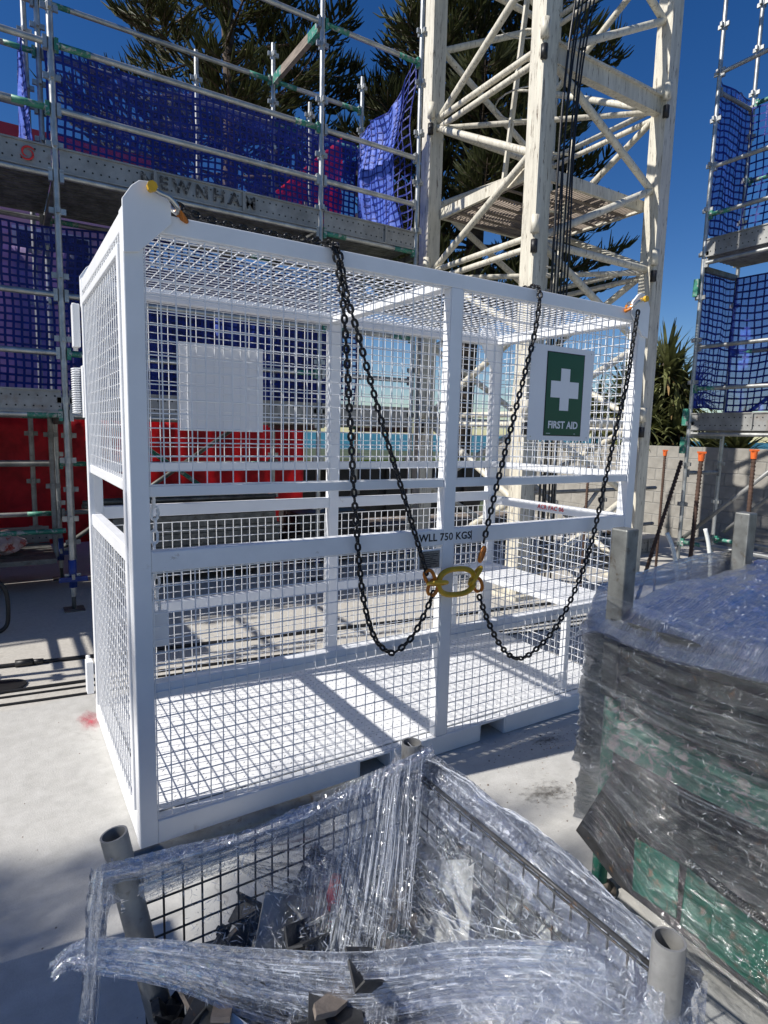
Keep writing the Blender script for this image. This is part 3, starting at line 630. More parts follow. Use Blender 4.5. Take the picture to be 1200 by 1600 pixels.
swirl(ls, (-.09,YF-.028,3.652))
for o in set(bpy.data.objects)-before:
    if o.parent == ls: o.matrix_parent_inverse = ls_inv

rs = scaffold('corner_scaffold', 'galvanised scaffold with blue netting at the right edge, by block wall', (6.79,2.17,0))
before = set(bpy.data.objects)
XA, XB = 6.79, 7.54; YS = (2.17, -.25)
for y in YS:
    std(rs, XA, y, .1, 7.2, .3); std(rs, XB, y, .1, 7.2, .3)
    for x in (XA, XB): MB().box((x-.08,y-.08,.001),(x+.08,y+.08,.012)).tube((x,y,.012),(x,y,.3),.017).build('base_jack','galv_dark',rs)
    for z in (1.64, 3.60): MB().bar((XA+.04,y,z),(XB-.04,y,z),.05,.06).build('transom','galv_dark',rs)
a, b = YS[0]-.04, YS[1]+.04
for z in (.32, 1.66, 2.20, 2.69, 3.66, 4.20, 4.73, 5.74): ledger(rs, (XA,a,z), (XA,b,z), ends='green_tube' if z in (.32, 2.20, 4.20) else None)
for z in (.30, 2.69, 4.73, 5.62): ledger(rs, (XB,a,z), (XB,b,z), ends='green_tube')
for z in (.32, 1.18, 5.55): ledger(rs, (XA+.04,YS[0],z), (XB-.04,YS[0],z), 'galv_dull')
for z in (1.70, 3.72):
    for k in range(3): plank(rs, (XA+.03+.235*k,YS[1]+.02,z), (XA+.255+.235*k,YS[0]-.02,z+.042))
    toe(rs, (XA-.012,YS[0]-.03,z+.005), (XA-.012,YS[1]+.03,z+.005), .205)
MB().tube((XA+.05,YS[0],.35),(XA+.05,YS[0]-1.3,1.6),TR,8).build('diagonal_brace','galv_dull',rs,True)
MB().tube((XB,YS[0]-.05,1.75),(XB,YS[1]+.1,3.55),TR,8).build('diagonal_brace','galv_dark',rs,True)
MB().tube((XB+.05,YS[0]-.1,.4),(XB+.05,.9,1.55),TR,8).build('diagonal_brace','galv_dull',rs,True)
for z in (1.52, 1.86, 3.38): MB().bar((XA-.055,YS[0]+.03,z-.10),(XA-.045,YS[0]+.03,z+.10),.04,.06).build('coupler','green_tube',rs)
for o in set(bpy.data.objects)-before:
    if o.parent == rs: o.matrix_parent_inverse = Matrix.Translation((-6.79,-2.17,0))

# low edge frame behind the right end of the cage
ef = thing('edge_frame', 'low galvanised frame of tubes on slab between cage and block wall', 'frame', (5.6,2.9,0))
before = set(bpy.data.objects)
for x, y in ((5.3,2.9),(6.2,2.9),(6.2,3.9)): std(ef, x, y, .02, 1.15, .3, 'galv_dull')
for z in (.42, .92): smooth_tube_obj('ledger', (4.6,2.9,z), (7.3,2.9,z), TR, 'galv_dull', ef)
toe(ef, (4.9,2.86,.02), (7.4,2.86,.02), .2, 'plank_on_edge')
smooth_tube_obj('brace', (5.35,2.95,.1), (6.15,2.95,.9), TR, 'galv', ef)
for o in set(bpy.data.objects)-before:
    if o.parent == ef: o.matrix_parent_inverse = Matrix.Translation((-5.6,-2.9,0))

# ------------------------------------------------------------------ nets and sheets
def net(name, label, P, nu, nv, sw, film='net_film', sub=1, group=None, drop=None, cat='net'):
    root = thing(name, label, cat, tuple(P(0,0)), group); inv = Matrix.Translation(-V(P(0,0)))
    mb = MB()
    def strand(f, k, off):
        pts = [f(i/k) for i in range(k+1)]; vs_ = []
        for p, q in zip(pts, [g for g in (f2(i/k) for i in range(k+1) for f2 in (off,))]): vs_ += [p, q]
        mb.add(vs_, [(2*i,2*i+1,2*i+3,2*i+2) for i in range(k)])
    dv = sw[1]; du = sw[0]
    for j in range(nv+1):
        v = j/nv; strand(lambda u: P(u, v), nu, lambda u: P(u, v+dv))
    for i in range(nu+1):
        u = i/nu; strand(lambda v: P(u, v), nv, lambda v: P(u+du, v))
    so_ = tag(mb.build('net_strands', 'net', root), kind='stuff'); so_.matrix_parent_inverse = inv
    s = so_.modifiers.new('thick', 'SOLIDIFY'); s.thickness = .003
    if film:
        fm = MB(); a, b = nu*sub, nv*sub
        for j in range(b+1):
            for i in range(a+1): fm.v.append(tuple(P(i/a, j/b)+V((.003,.003,0))))
        for j in range(b):
            for i in range(a):
                if drop and drop(i/a, j/b): continue
                fm.f.append((j*(a+1)+i, j*(a+1)+i+1, (j+1)*(a+1)+i+1, (j+1)*(a+1)+i))
        f = fm.build('woven_sheet', film, root, True); f.matrix_parent_inverse = inv
    return root
def wave(a, b, z0, z1, amp, seed, nrm, topsag=.05):
    a, b, nrm = V(a), V(b), V(nrm)
    def P(u, v):
        p = a.lerp(b, u); t = z1+topsag*nz(u*6, seed, 3)-.5*topsag*math.sin(u*9); z = z0+(t-z0)*v
        w_ = amp*nz(u*3.2, v*2.1, seed)+amp*.5*nz(u*11, v*3, seed+9)
        return V((p.x, p.y, z))+nrm*w_+V((.02*nz(v*5,u*5,seed),0,.03*nz(u*5,v*4,seed+4)))
    return P
net('debris_net', 'long dark blue net on the upper deck of the left scaffold', wave((.14,YB-.06,0),(3.46,YB-.06,0),3.62,5.07,.07,1.3,(0,1,0)), 46, 21, (.0065,.014))
def Pret(u, v):
    a, b = V((3.50,YB-.05,0)), V((3.53,YF+.06,0)); p = a.lerp(b, u)
    top = 5.0+.42*u**1.6+.1*math.sin(u*7); z = 3.62+(top-3.62)*v
    return V((p.x-.10*math.sin(u*3.14)+.09*nz(u*4,v*2.3,2.2)+.05*nz(u*13,v*4,5), p.y+.05*nz(v*4,u*2,7), z))
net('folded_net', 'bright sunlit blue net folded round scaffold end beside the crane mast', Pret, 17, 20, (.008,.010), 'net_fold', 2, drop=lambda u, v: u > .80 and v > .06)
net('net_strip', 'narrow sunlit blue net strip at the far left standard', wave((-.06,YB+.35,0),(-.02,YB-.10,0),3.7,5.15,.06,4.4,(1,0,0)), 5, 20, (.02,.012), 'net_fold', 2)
net('lower_net', 'dark blue net behind the lower deck, half hidden by the cage', wave((-2.3,YB-.06,0),(3.5,YB-.06,0),1.76,3.46,.06,8.1,(0,1,0)), 84, 24, (.0038,.013))
net('hanging_net', 'blue net closing the end of the corner scaffold upper lift', wave((XA+.06,YS[0]+.02,0),(XB-.03,YS[0]+.02,0),4.02,5.66,.05,2.9,(0,1,0),.02), 9, 20, (.020,.013), 'net_mid')
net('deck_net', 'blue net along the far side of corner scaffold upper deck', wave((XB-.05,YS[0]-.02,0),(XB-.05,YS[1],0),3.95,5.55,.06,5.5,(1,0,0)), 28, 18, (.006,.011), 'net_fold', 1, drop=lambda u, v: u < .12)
net('end_net', 'blue net closing the end of the corner scaffold lower lift', wave((XA+.03,YS[0]+.02,0),(XB-.03,YS[0]+.02,0),1.98,3.62,.05,6.9,(0,1,0),.02), 9, 20, (.020,.013), 'net_mid')
net('ground_net', 'blue net along the far side of corner scaffold lower deck', wave((XB-.05,YS[0]-.02,0),(XB-.05,YS[1],0),1.95,3.60,.06,3.7,(1,0,0)), 28, 19, (.007,.013), 'net_mid')
def sheet(name, label, P, nu, nv, mat, cat='sheet', thick=.003):
    mb = MB()
    o0 = V(P(0,0))
    for j in range(nv+1):
        for i in range(nu+1): mb.v.append(tuple(V(P(i/nu, j/nv))-o0))
    for j in range(nv):
        for i in range(nu): mb.f.append((j*(nu+1)+i, j*(nu+1)+i+1, (j+1)*(nu+1)+i+1, (j+1)*(nu+1)+i))
    o = mb.build(name, mat, None, True, o0)
    s = o.modifiers.new('thick', 'SOLIDIFY'); s.thickness = thick
    return tag(o, label, cat)
sheet('red_screen', 'red shade cloth screen low behind the left scaffold', lambda u, v: V((-3+6.4*u, 6.0+.05*math.sin(u*95+2*math.sin(u*9))*(.4+.6*nz(u*9,1,1)**2)+.05*nz(u*7,v*2,3), .16+1.56*v)), 220, 10, 'red_cloth', 'shade cloth')
sheet('red_sheet', 'bright red triangular sheet seen through the upper blue net', lambda u, v: V((2.56+.98*u, 5.2+.06*nz(u*6,v*6,4), 4.0+(.42+.92*u)*v)), 24, 16, 'red_cloth', 'sheet')
sheet('lilac_sheet', 'pale lilac sheet hanging behind the lower blue net', lambda u, v: V((-2.6+2.95*u, 5.6+.08*nz(u*5,v*2,7)+.03*math.sin(u*40), 1.72+1.75*v)), 60, 14, 'lilac_cloth', 'sheet')
sheet('purple_sheet', 'purple sheet behind lower net, seen through the back mesh', lambda u, v: V((1.95+.75*u, 5.5+.08*nz(u*5,v*2,9), 1.9+1.3*v)), 20, 14, 'net_fold', 'sheet')

# ------------------------------------------------------------------ buildings behind
hb = thing('pink_building', 'pale pink building with red capping behind the left scaffold', 'building', (-3.5,8.5,0))
def hpart(nm, a, b, mt, par=None):
    o = MB().box(a, b).build(nm, mt, par or hb); o.matrix_parent_inverse = Matrix.Translation((3.5,-8.5,0)) if not par else Matrix.Identity(4); return o
hpart('wall', (-9,8,-.05), (1.7,8.9,5.45), 'render_pink'); hpart('capping', (-9.05,7.95,5.452), (1.75,8.95,5.60), 'red_roof')
hpart('shade_wing_wall', (-9,5.35,-.05), (-1.35,7.998,2.9), 'render_pink'); hpart('shade_wing_capping', (-9.05,5.30,2.902), (-1.3,7.94,3.04), 'red_roof')  # unseen wing, added to shade the ground and screen behind the scaffold
for x in (.4,): 
    wn = hpart('window', (x-.5,7.97,3.0), (x+.5,7.996,4.3), 'white'); hpart('pane', (x-.45,7.955,3.05), (x+.45,7.969,4.25), 'ink', wn)
skb = thing('skip_bin', 'long dark steel bin with lime rim seen through cage mesh', 'bin', (5.3,6.6,0))
o = MB().prism([(3.6,6.3,0.02),(7.0,6.3,0.02),(7.3,6.3,1.02),(3.3,6.3,1.02)], (0,.9,0)).build('bin_body','bin',skb); o.matrix_parent_inverse = Matrix.Translation((-5.3,-6.6,0))
o = MB().box((3.28,6.26,1.02),(7.32,6.30,1.10)).box((3.28,7.20,1.02),(7.32,7.24,1.10)).build('bin_rim','lime',skb); o.matrix_parent_inverse = Matrix.Translation((-5.3,-6.6,0))
for k in range(6):
    x = 3.9+.55*k; o = MB().box((x,6.24,.06),(x+.07,6.298,1.0)).build('bin_rib','bin',skb); o.matrix_parent_inverse = Matrix.Translation((-5.3,-6.6,0))

# ------------------------------------------------------------------ crane mast
mast = thing('crane_mast', 'cream lattice tower crane mast rising behind the cage', 'crane', (4.83,2.94,0))
minv = Matrix.Translation((-4.83,-2.94,0))
def mp(o): o.parent = mast; o.matrix_parent_inverse = minv; return o
ML, MM, MR, MBk = (3.95,3.78), (3.95,2.10), (5.72,2.10), (5.72,3.78)
for (x, y) in (ML, MM, MR, MBk):
    sx = 1 if x < 4.8 else -1; sy = 1 if y < 2.9 else -1
    o = mp(MB().box((x-.088,y-.088,0.02),(x+.088,y+.088,9.5)).build('leg', 'cream', None, bevel=.006))
    # raised corner angle and bolt sleeves
    fl_ = MB().box((x-.105,y-.105,.03),(x-.03,y-.0895,9.5)).box((x-.105,y-.0885,.03),(x-.0895,y-.03,9.5)).build('leg_flange','cream',o)
    for zj in (1.75, 3.40, 5.03, 6.68):
        for dx in (-.112,):
            MB().tube((x+dx,y-.112,zj+.02),(x+dx,y-.112,zj+.17),.040,12).build('bolt_sleeve','cream',o,True)
            MB().tube((x+dx,y-.112,zj-.15),(x+dx,y-.112,zj-.04),.032,12).build('bolt_nut','black',o,True)
    mp(MB().box((x-.2,y-.2,.0015),(x+.2,y+.2,.04)).build('foot_plate','cream',None))
def brace(a, b, r=.036):
    mp(smooth_tube_obj('brace', a, b, r, 'cream', None, 12))
def inset(p, q, d=.085):
    p, q = V(p), V(q); h = (q-p); h2 = V((h.x,h.y,0)).length; t = d/h2; return p+h*t, q-h*t
def face(A, B, zz, first):
    """zigzag between two legs, horizontals doubled at the section joints"""
    for k in range(len(zz)-1):
        p, q = (A, B) if (k+first) % 2 == 0 else (B, A)
        a, b = inset((*p, zz[k]-.05), (*q, zz[k+1]+.05)); brace(a, b)
for zs in ((.12,.95,1.72),(1.80,2.60,3.38),(3.46,4.20,4.98),(5.06,5.85,6.62),(6.72,7.5,8.3)):
    face(ML, MM, zs, 0); face(MM, MR, zs, 0); face(MBk, ML, zs, 0); face(MR, MBk, zs, 0)
for zj in (1.75, 3.40, 5.03, 6.68):
    for A, B in ((ML,MM),(MR,MBk)):
        for dz in (-.055, .045):
            a, b = inset((*A, zj+dz), (*B, zj+dz)); brace(a, b, .030)
    a, b = inset((*ML, zj), (*MBk, zj)); brace(a, b)
    a, b = inset((*MM, zj), (*MR, zj))
    if zj == 5.03:
        mp(MB().bar(a, b, .09, .17).build('joint_beam','cream',None)); mp(MB().bar(a+V((0,-.055,.075)), b+V((0,-.055,.075)), .05, .02).build('joint_beam_lip','cream',None))
    else: brace(a, b)
    a, b = inset((*ML, zj-.02), (*MR, zj-.02)); brace(a, b, .028)
# rest platform and ladders
pf = mp(MB().box((4.05,2.2,4.02),(5.62,2.24,4.13)).box((4.05,3.64,4.02),(5.62,3.68,4.13)).box((4.01,2.2,4.02),(4.048,3.68,4.13)).box((5.622,2.2,4.02),(5.66,3.68,4.13)).build('platform','cream',None))
gr = MB()
for k in range(40):
    x = 4.06+k*.039
    if not (4.1 < x < 4.45): gr.box((x,2.245,4.035),(x+.012,3.635,4.052))
    else: gr.box((x,2.9,4.035),(x+.012,3.635,4.052))
for k in range(7): gr.box((4.05,2.4+k*.2,4.018),(5.62,2.43+k*.2,4.034))
tag(gr.build('platform_grating','timber',pf), kind='stuff')
def ladder(p, q, wdir, n):
    p, q, wd = V(p), V(q), V(wdir); o = None
    r0 = mp(MB().bar(p, q, .05, .028).build('ladder_rail','cream',None)); mp(MB().bar(p+wd, q+wd, .05, .028).build('ladder_rail','cream',None))
    for i in range(n):
        t = (i+.5)/n; c = p.lerp(q, t); MB().tube(c, c+wd, .012, 8).build('rung','cream',r0,True)
ladder((4.20,2.85,4.10), (4.32,2.55,7.4), (.22,-.14,0), 12); ladder((4.55,2.9,1.9), (4.45,2.55,4.6), (.30,-.12,0), 10)
hoop = MB()
for zc in (4.95, 5.75, 6.5): hoop.path([(4.35+.3*math.cos(a),2.72+.33*math.sin(a),zc) for a in [i*math.pi/9-.3 for i in range(14)]], .008, 5)
mp(hoop.build('ladder_hoop','zinc',None,True))
# power and hoist cables beside the near leg
for k in range(6):
    x = MM[0]+.125+.042*k; bw = .35*math.sin(k*2.3)
    pts = [(x+.16+.02*k,1.97-.01*k,9.4),(x+.14+.012*k,1.96,7.0),(x+.10,1.955-.006*k,5.7),(x+.015+.03*bw,1.95,4.95),(x-.02+.2*bw*.3,1.955,4.2),(x-.015,1.96,3.3),(x-.01+.03*bw,1.97,2.0),(x,1.96,.03)]
    o = MB().path(catenary(pts)[::6], .0085 if k else .012, 6).build('power_cable','black',None,True)
    tag(o, 'black power cable hanging down beside the near leg of the crane mast', 'cable', 'cables down the crane mast')

# ------------------------------------------------------------------ trees and plants
def np_mesh(name, verts, faces_n, quads=True):
    me = bpy.data.meshes.new(name); nv = len(verts); k = 4 if quads else 3; nf = nv//k if faces_n is None else len(faces_n)
    me.vertices.add(nv); me.vertices.foreach_set('co', np.asarray(verts, np.float32).ravel())
    idx = np.arange(nf*k, dtype=np.int32) if faces_n is None else np.asarray(faces_n, np.int32).ravel()
    me.loops.add(len(idx)); me.loops.foreach_set('vertex_index', idx)
    me.polygons.add(nf); me.polygons.foreach_set('loop_start', np.arange(0, nf*k, k, dtype=np.int32)); me.polygons.foreach_set('loop_total', np.full(nf, k, np.int32))
    me.update(calc_edges=True); me.validate(); return me
def pine(name, label, base, h, z0, R, seed, wsp=.62, nb=6, lod=1.0):
    r = np.random.RandomState(seed); root = thing(name, label, 'tree', base, 'Norfolk pines'); 
    tr = MB(); k = 14
    tr.path([(.12*math.sin(i*.7+seed), .12*math.cos(i*.5+seed), h*i/k) for i in range(k+1)], [max(.03,.26*(1-i/k)**.8+.02) for i in range(k+1)], 10)
    tr.build('trunk', 'bark', root, True)
    br = MB(); quads = []
    z = z0
    while z < h-.4:
        f = (z-z0)/(h-z0); Rz = R*(1-.75*f**1.2)*(.8+.3*r.rand())
        a0 = r.rand()*6.28
        for b in range(nb):
            if r.rand() < .1: continue
            az = a0+b*6.283/nb+r.uniform(-.25,.25); Lb = Rz*r.uniform(.75,1.12); d = np.array([math.cos(az), math.sin(az), 0]); sd_ = np.array([-d[1], d[0], 0])
            zz = z+r.uniform(-.15,.15); n = 12; bend = r.uniform(-.3,.3)
            pts = [d*Lb*t + sd_*bend*t*t + np.array([0,0,zz+Lb*(.10*t-.34*t*t+.34*t**3.2)]) for t in np.linspace(0,1,n)]
            br.path(pts, [max(.007,.045*(1-.85*t)) for t in np.linspace(0,1,n)], 5)
            m = max(4, int(Lb*5.5*lod))
            for i in range(m):
                t = .20+.80*(i+r.rand()*.6)/m; q = t*(n-1); i0 = min(int(q), n-2); p = pts[i0]*(1-q+i0)+pts[i0+1]*(q-i0)
                for s in ((-1, 1) if t < .97 else (0,)):
                    if r.rand() < .10: continue
                    l2 = (.28+.62*math.sin(math.pi*min(1,.15+t*.82)))*r.uniform(.7,1.15)*min(1,Lb/2.2)
                    o2 = d*r.uniform(.45,.8)+sd_*s*r.uniform(.6,1.0)+np.array([0,0,r.uniform(-.12,.10)]); o2 /= np.linalg.norm(o2)
                    e2 = p+o2*l2+np.array([0,0,l2*.18]); br.path([tuple(p), tuple(p+o2*l2*.5), tuple(e2)], [.010,.008,.005], 4)
                    side = np.cross(o2, [0,0,1.]); side /= np.linalg.norm(side)+1e-9
                    for f_ in range(int(9*l2/.6)+4):
                        tt = r.uniform(.12,1.0); b0 = p+o2*l2*tt+np.array([0,0,l2*.18*tt*tt]); fs_ = r.choice((-1,1))
                        dirn = o2*r.uniform(.5,.95)+side*fs_*r.uniform(.25,.65)+np.array([0,0,r.uniform(.30,.75)]); dirn /= np.linalg.norm(dirn); fl_n = r.uniform(.20,.40)
                        mid = b0+dirn*fl_n*.5; tip = b0+dirn*fl_n+np.array([0,0,fl_n*.22])
                        ax = np.cross(dirn, [0.3,.2,1.]); ax /= np.linalg.norm(ax)+1e-9; ay = np.cross(dirn, ax)
                        for bl in range(3):
                            th = bl*math.pi/3+r.uniform(-.2,.2); wv = (ax*math.cos(th)+ay*math.sin(th))*r.uniform(.015,.024)
                            quads += [b0-wv*.6, b0+wv*.6, mid+wv, mid-wv, mid-wv, mid+wv, tip+wv*.25, tip-wv*.25]
        z += wsp*r.uniform(.8,1.2)
    cr = link('crown', np_mesh('pine_foliage', np.array(quads), None), 'pine', root)
    br.build('limbs', 'bark', root, True)
    return root
pine('pine_tree', 'dark Norfolk pine behind the upper net of the left scaffold', (4.3,12.2,-.06), 17, 7.4, 3.8, 3, .85, 6)
pine('pine_tree', 'dense Norfolk pine standing behind the cream crane mast', (9.4,9.6,-.06), 18, 4.6, 3.3, 11, .72, 7)
pine('pine_tree', 'Norfolk pine to the left of the site, casting dappled shade on the slab', (-11.9,1.1,-.06), 11.8, 6.9, 1.9, 23, .62, 5, .75)
def strapplant(name, label, base, heads, seed):
    r = random.Random(seed); root = thing(name, label, 'plant', base)
    st = MB(); q = []; dry = []
    for hx, hy, hz in heads:
        st.path([(0,0,0),(hx*.5,hy*.6,hz*.5),(hx,hy,hz)], [.11,.09,.07], 8)
        for i in range(170):
            az = r.uniform(0,6.283); el = r.uniform(-.9,1.45); ln = r.uniform(.55,1.0); d = V((math.cos(az)*math.cos(el), math.sin(az)*math.cos(el), math.sin(el)))
            s = d.cross(V((0,0,1))).normalized(); wd = r.uniform(.026,.046); pts = []; p = V((hx,hy,hz-r.uniform(0,.35))); v = d.copy()
            for k in range(6):
                pts.append((p.copy(), wd*(1-(k/5)**2.2)+.003)); p = p+v*ln/5; v = (v+V((0,0,-.22*(1.2-el*.3)*(k*.35)))).normalized()
            tgt = dry if (el < -.55 and r.random() < .6) else q
            for k in range(5):
                (a, w0), (b, w1) = pts[k], pts[k+1]; tgt += [tuple(a-s*w0), tuple(a+s*w0), tuple(b+s*w1), tuple(b-s*w1)]
    link('crown', np_mesh('strap_leaves', np.array(q), None), 'strap', root)
    if dry: link('dead_leaves', np_mesh('dry_leaves', np.array(dry), None), 'leaf_dry', root)
    st.build('stem', 'bark', root, True); return root
strapplant('cabbage_tree', 'bushy strap-leaved plant behind the block wall, right of the mast', (10.3,4.9,-.06), [(0,0,3.1),(.35,-.25,2.5),(-.35,.3,2.4),(.3,.5,2.9),(-.1,-.35,1.9),(.1,.9,2.6),(-.3,1.3,2.2),(0,.2,1.6),(-.5,.0,2.0),(-.4,.7,1.7),(.1,-.1,2.7)], 5)
strapplant('flax_bush', 'low dark strap-leaved bush along the top of block wall at right edge', (10.4,2.6,-.06), [(0,0,1.5),(0,.9,1.55),(.1,-.9,1.5),(0,-1.8,1.5),(.2,1.5,1.45)], 9)

# ------------------------------------------------------------------ block wall
bw = thing('block_wall', 'grey concrete block wall at the right, behind the corner scaffold', 'wall', (9.2,3,0))
o = MB().box((9.206,-1.2,-.05),(9.384,8.2,1.478)).build('mortar_core','mortar',bw); o.matrix_parent_inverse = Matrix.Translation((-9.2,-3,0))
bme = MB().box((0,-.194,0),(.19,.194,.188)).mesh('block'); bmd = bmesh.new(); bmd.from_mesh(bme); bmesh.ops.bevel(bmd, geom=bmd.edges[:], offset=.006, segments=1, affect='EDGES'); bmd.to_mesh(bme); bmd.free()
for c in range(8):
    for k in range(23):
        y = -1.0+.4*k+(.2 if c % 2 else 0); link('block', bme, 'block', bw, (rnd.uniform(-.003,.003), y-3, c*.198-.098))

# ------------------------------------------------------------------ site bits by the wall
def rebar(label, p, q, capped=True, r=.0115, slab=True):
    p, q = V(p), V(q); root = thing('starter_bar', label, 'rebar', tuple(p)); inv = Matrix.Translation(-p)
    o = MB().tube(p, q, r, 10).build('bar','rust',root,True); o.matrix_parent_inverse = inv
    rb = MB(); d = (q-p); n = int(d.length/.022)
    for i in range(n):
        c = p+d*(i/n); rb.tube(c, c+d.normalized()*.007+V((.003,0,0)), r+.0025, 8)
    o = tag(rb.build('ribs','rust',root), kind='stuff'); o.matrix_parent_inverse = inv
    if capped:
        o = MB().tube(q-V((0,0,.040)), q+V((0,0,.005)), .016, 14, .020).tube(q+V((0,0,.005)), q+V((0,0,.016)), .029, 4).build('safety_cap','orange_cap',root); o.matrix_parent_inverse = inv
    return root
rebar('upright rusty bar with orange cap nearest the cage', (3.05,-.20,0), (3.135,-.18,1.50))
rebar('upright rusty bar with orange cap at the right edge', (3.36,-.37,0), (3.395,-.345,1.52))
rebar('rusty bar with orange cap seen through cage below FIRST AID sign', (4.95,1.25,0), (4.95,1.25,1.47))
rebar('bare rusty bar left of the sign, behind cage right end', (4.25,1.55,0), (4.25,1.55,1.32), False)
rebar('thin bare rusty bar behind cage right end, near the wall', (4.55,1.40,0), (4.55,1.40,1.36), False)
rebar('rusty bar leaning towards the right scaffold', (2.62,-.02,.02), (3.03,-.122,1.46), False, .010)
for lab, pts in (('pale plastic conduit stub beside leaning rusty bar', [(2.99,-.19,0),(2.985,-.19,.7),(2.965,-.165,.92),(2.935,-.13,1.035)]), ('pale plastic conduit stub beside right wrapped load', [(3.15,-.29,0),(3.15,-.29,.75),(3.145,-.27,.95),(3.13,-.245,1.065)])):
    p0 = V(pts[0]); o = MB().path([V(p)-p0 for p in catenary(pts)[::8]], .0115, 8).build('conduit','conduit',None,True,p0); tag(o, lab, 'conduit')
tb = thing('blue_tub', 'small dark blue tub with tan rag on top, beyond the cage', 'tub', (6.05,2.60,0))
MB().tube((0,0,.21),(0,0,.40),.095,16,.12).tube((0,0,.385),(0,0,.40),.128,16).build('tub','boot',tb,True)
MB().tube((0,0,0.001),(0,0,.209),.11,12,.10).build('stand','dark_steel',tb)
def lump(mb, c, r, seed, sq=.7):
    b = bmesh.new(); bmesh.ops.create_icosphere(b, subdivisions=3, radius=1)
    vs_ = []
    for v in b.verts:
        p = v.co.copy(); k = 1+.35*nz(p.x*1.7+seed,p.y*1.7,p.z*1.7)+.15*nz(p.x*5,p.y*5+seed,p.z*5); vs_.append(V(c)+V((p.x*r*k,p.y*r*k,p.z*r*k*sq)))
    fs = [tuple(v.index for v in f.verts) for f in b.faces]; b.free(); return mb.add(vs_, fs)
lump(MB(), (0,0,.45), .09, 3).build('rag','tan',tb,True)
bg_ = lump(lump(MB(), (0,0,.13), .26, 5, .6), (.32,.05,.10), .2, 8, .6).build('rubbish_bag','bag',None,False,(-.75,4.5,.345)); tag(bg_, 'crumpled pale and red rubbish bag on the low deck at left', 'bag')
hs = MB().path([V(p)-V((-.46,3.1,0)) for p in catenary([(-.62,3.15,.36),(-.48,3.14,.40),(-.40,3.12,.33),(-.385,3.1,.16),(-.42,3.08,.03),(-.6,3.0,.022),(-1.2,2.8,.022)])[::5]], .016, 8).build('black_hose','black',None,True,(-.46,3.1,0)); tag(hs, 'black hose looping up from the slab at the left edge', 'hose')

# ------------------------------------------------------------------ near stillage with scrap, wrapped in film
still = thing('scrap_stillage', 'galvanised wire-sided stillage full of scrap in the foreground', 'stillage', (.19,-1.31,0)); sinv = Matrix.Translation((-.19,1.31,0))
def sp_(o): o.parent = still; o.matrix_parent_inverse = sinv; return o
SP = [((-.205,-.913,.70),(-.085,-.955,.02)), ((.587,-.904,.70),(.587,-.904,.02)), ((.592,-1.704,.70),(.592,-1.704,.02)), ((-.20,-1.704,.70),(-.20,-1.704,.02))]
for a, b in SP: sp_(MB().pipe(b, a, .0285, .0240, 24).build('corner_post', 'galv_dull', None, True))
for o in still.children:
    try: o.data.set_sharp_from_angle(angle=math.radians(45))
    except Exception: pass
def rail_(p, q, r=.0205): sp_(smooth_tube_obj('rail', p, q, r, 'galv_dark', None, 12))
rail_((-.18,-.917,.622), (.56,-.906,.622)); rail_((-.08,-.95,.09), (.56,-.906,.09))
rail_((.588,-.93,.09), (.592,-1.675,.09)); rail_((.565,-1.704,.09), (-.17,-1.704,.09)); rail_((-.12,-.98,.09), (-.2,-1.675,.09))
sp_(MB().tube((.594,-.935,.618), (.597,-1.675,.618), .005, 8).build('edge_rod', 'dark_steel', None, True))
def wallmesh(a, b, z0, z1):
    a, b = V(a), V(b); mb = MB(); n = round((b-a).length/.0445)
    for i in range(n+1):
        p = a.lerp(b, i/n); mb.tube((p.x,p.y,z0),(p.x,p.y,z1),.0026,6,caps=False)
    nrm = (b-a).cross(V((0,0,1))).normalized()*.005
    k = round((z1-z0)/.0445)
    for j in range(k+1): z = z0+(z1-z0)*j/k; mb.tube(a+nrm+V((0,0,z)), b+nrm+V((0,0,z)), .0026, 6, caps=False)
    return tag(sp_(mb.build('wire_side','dark_steel',None,True)), kind='stuff')
wallmesh((-.15,-.921,0),(.555,-.91,0),.10,.61); wallmesh((.592,-.94,0),(.596,-1.67,0),.10,.61)
sp_(MB().box((-.17,-1.69,.055),(.575,-.93,.068)).build('base_sheet','dark_steel',None))

def scrap(name, label, mb, mat, loc, rot, smooth=False, bevel=.002):
    o = mb.build(name, mat, None, smooth, loc, bevel); o.rotation_euler = rot; return tag(o, label, 'scrap', 'scrap in the near stillage')
# plate with a slotted hole
def slotted(Lx, Ly, t, c, ll, rr):
    outer = [(-Lx/2,-Ly/2),(Lx/2,-Ly/2),(Lx/2,Ly/2),(-Lx/2,Ly/2)]
    b = bmesh.new(); n = 10; hole = []
    for i in range(n+1): a = -math.pi/2+math.pi*i/n; hole.append((c[0]+ll/2+rr*math.cos(a), c[1]+rr*math.sin(a)))
    for i in range(n+1): a = math.pi/2+math.pi*i/n; hole.append((c[0]-ll/2+rr*math.cos(a), c[1]+rr*math.sin(a)))
    vo = [b.verts.new((x,y,0)) for x, y in outer]; vh = [b.verts.new((x,y,0)) for x, y in hole]
    es = [b.edges.new((vo[i],vo[(i+1)%4])) for i in range(4)]+[b.edges.new((vh[i],vh[(i+1)%len(vh)])) for i in range(len(vh))]
    bmesh.ops.triangle_fill(b, edges=es, use_beauty=True)
    for f in list(b.faces):
        ce = f.calc_center_median()
        if abs(ce.y-c[1]) < rr*.98 and abs(ce.x-c[0]) < ll/2+rr*.5 and all(v in vh for v in f.verts): b.faces.remove(f)
    r = bmesh.ops.extrude_face_region(b, geom=b.faces[:]); bmesh.ops.translate(b, verts=[g for g in r['geom'] if isinstance(g, bmesh.types.BMVert)], vec=(0,0,t))
    me = bpy.data.meshes.new('slotted_plate'); bmesh.ops.recalc_face_normals(b, faces=b.faces); b.to_mesh(me); b.free(); return me
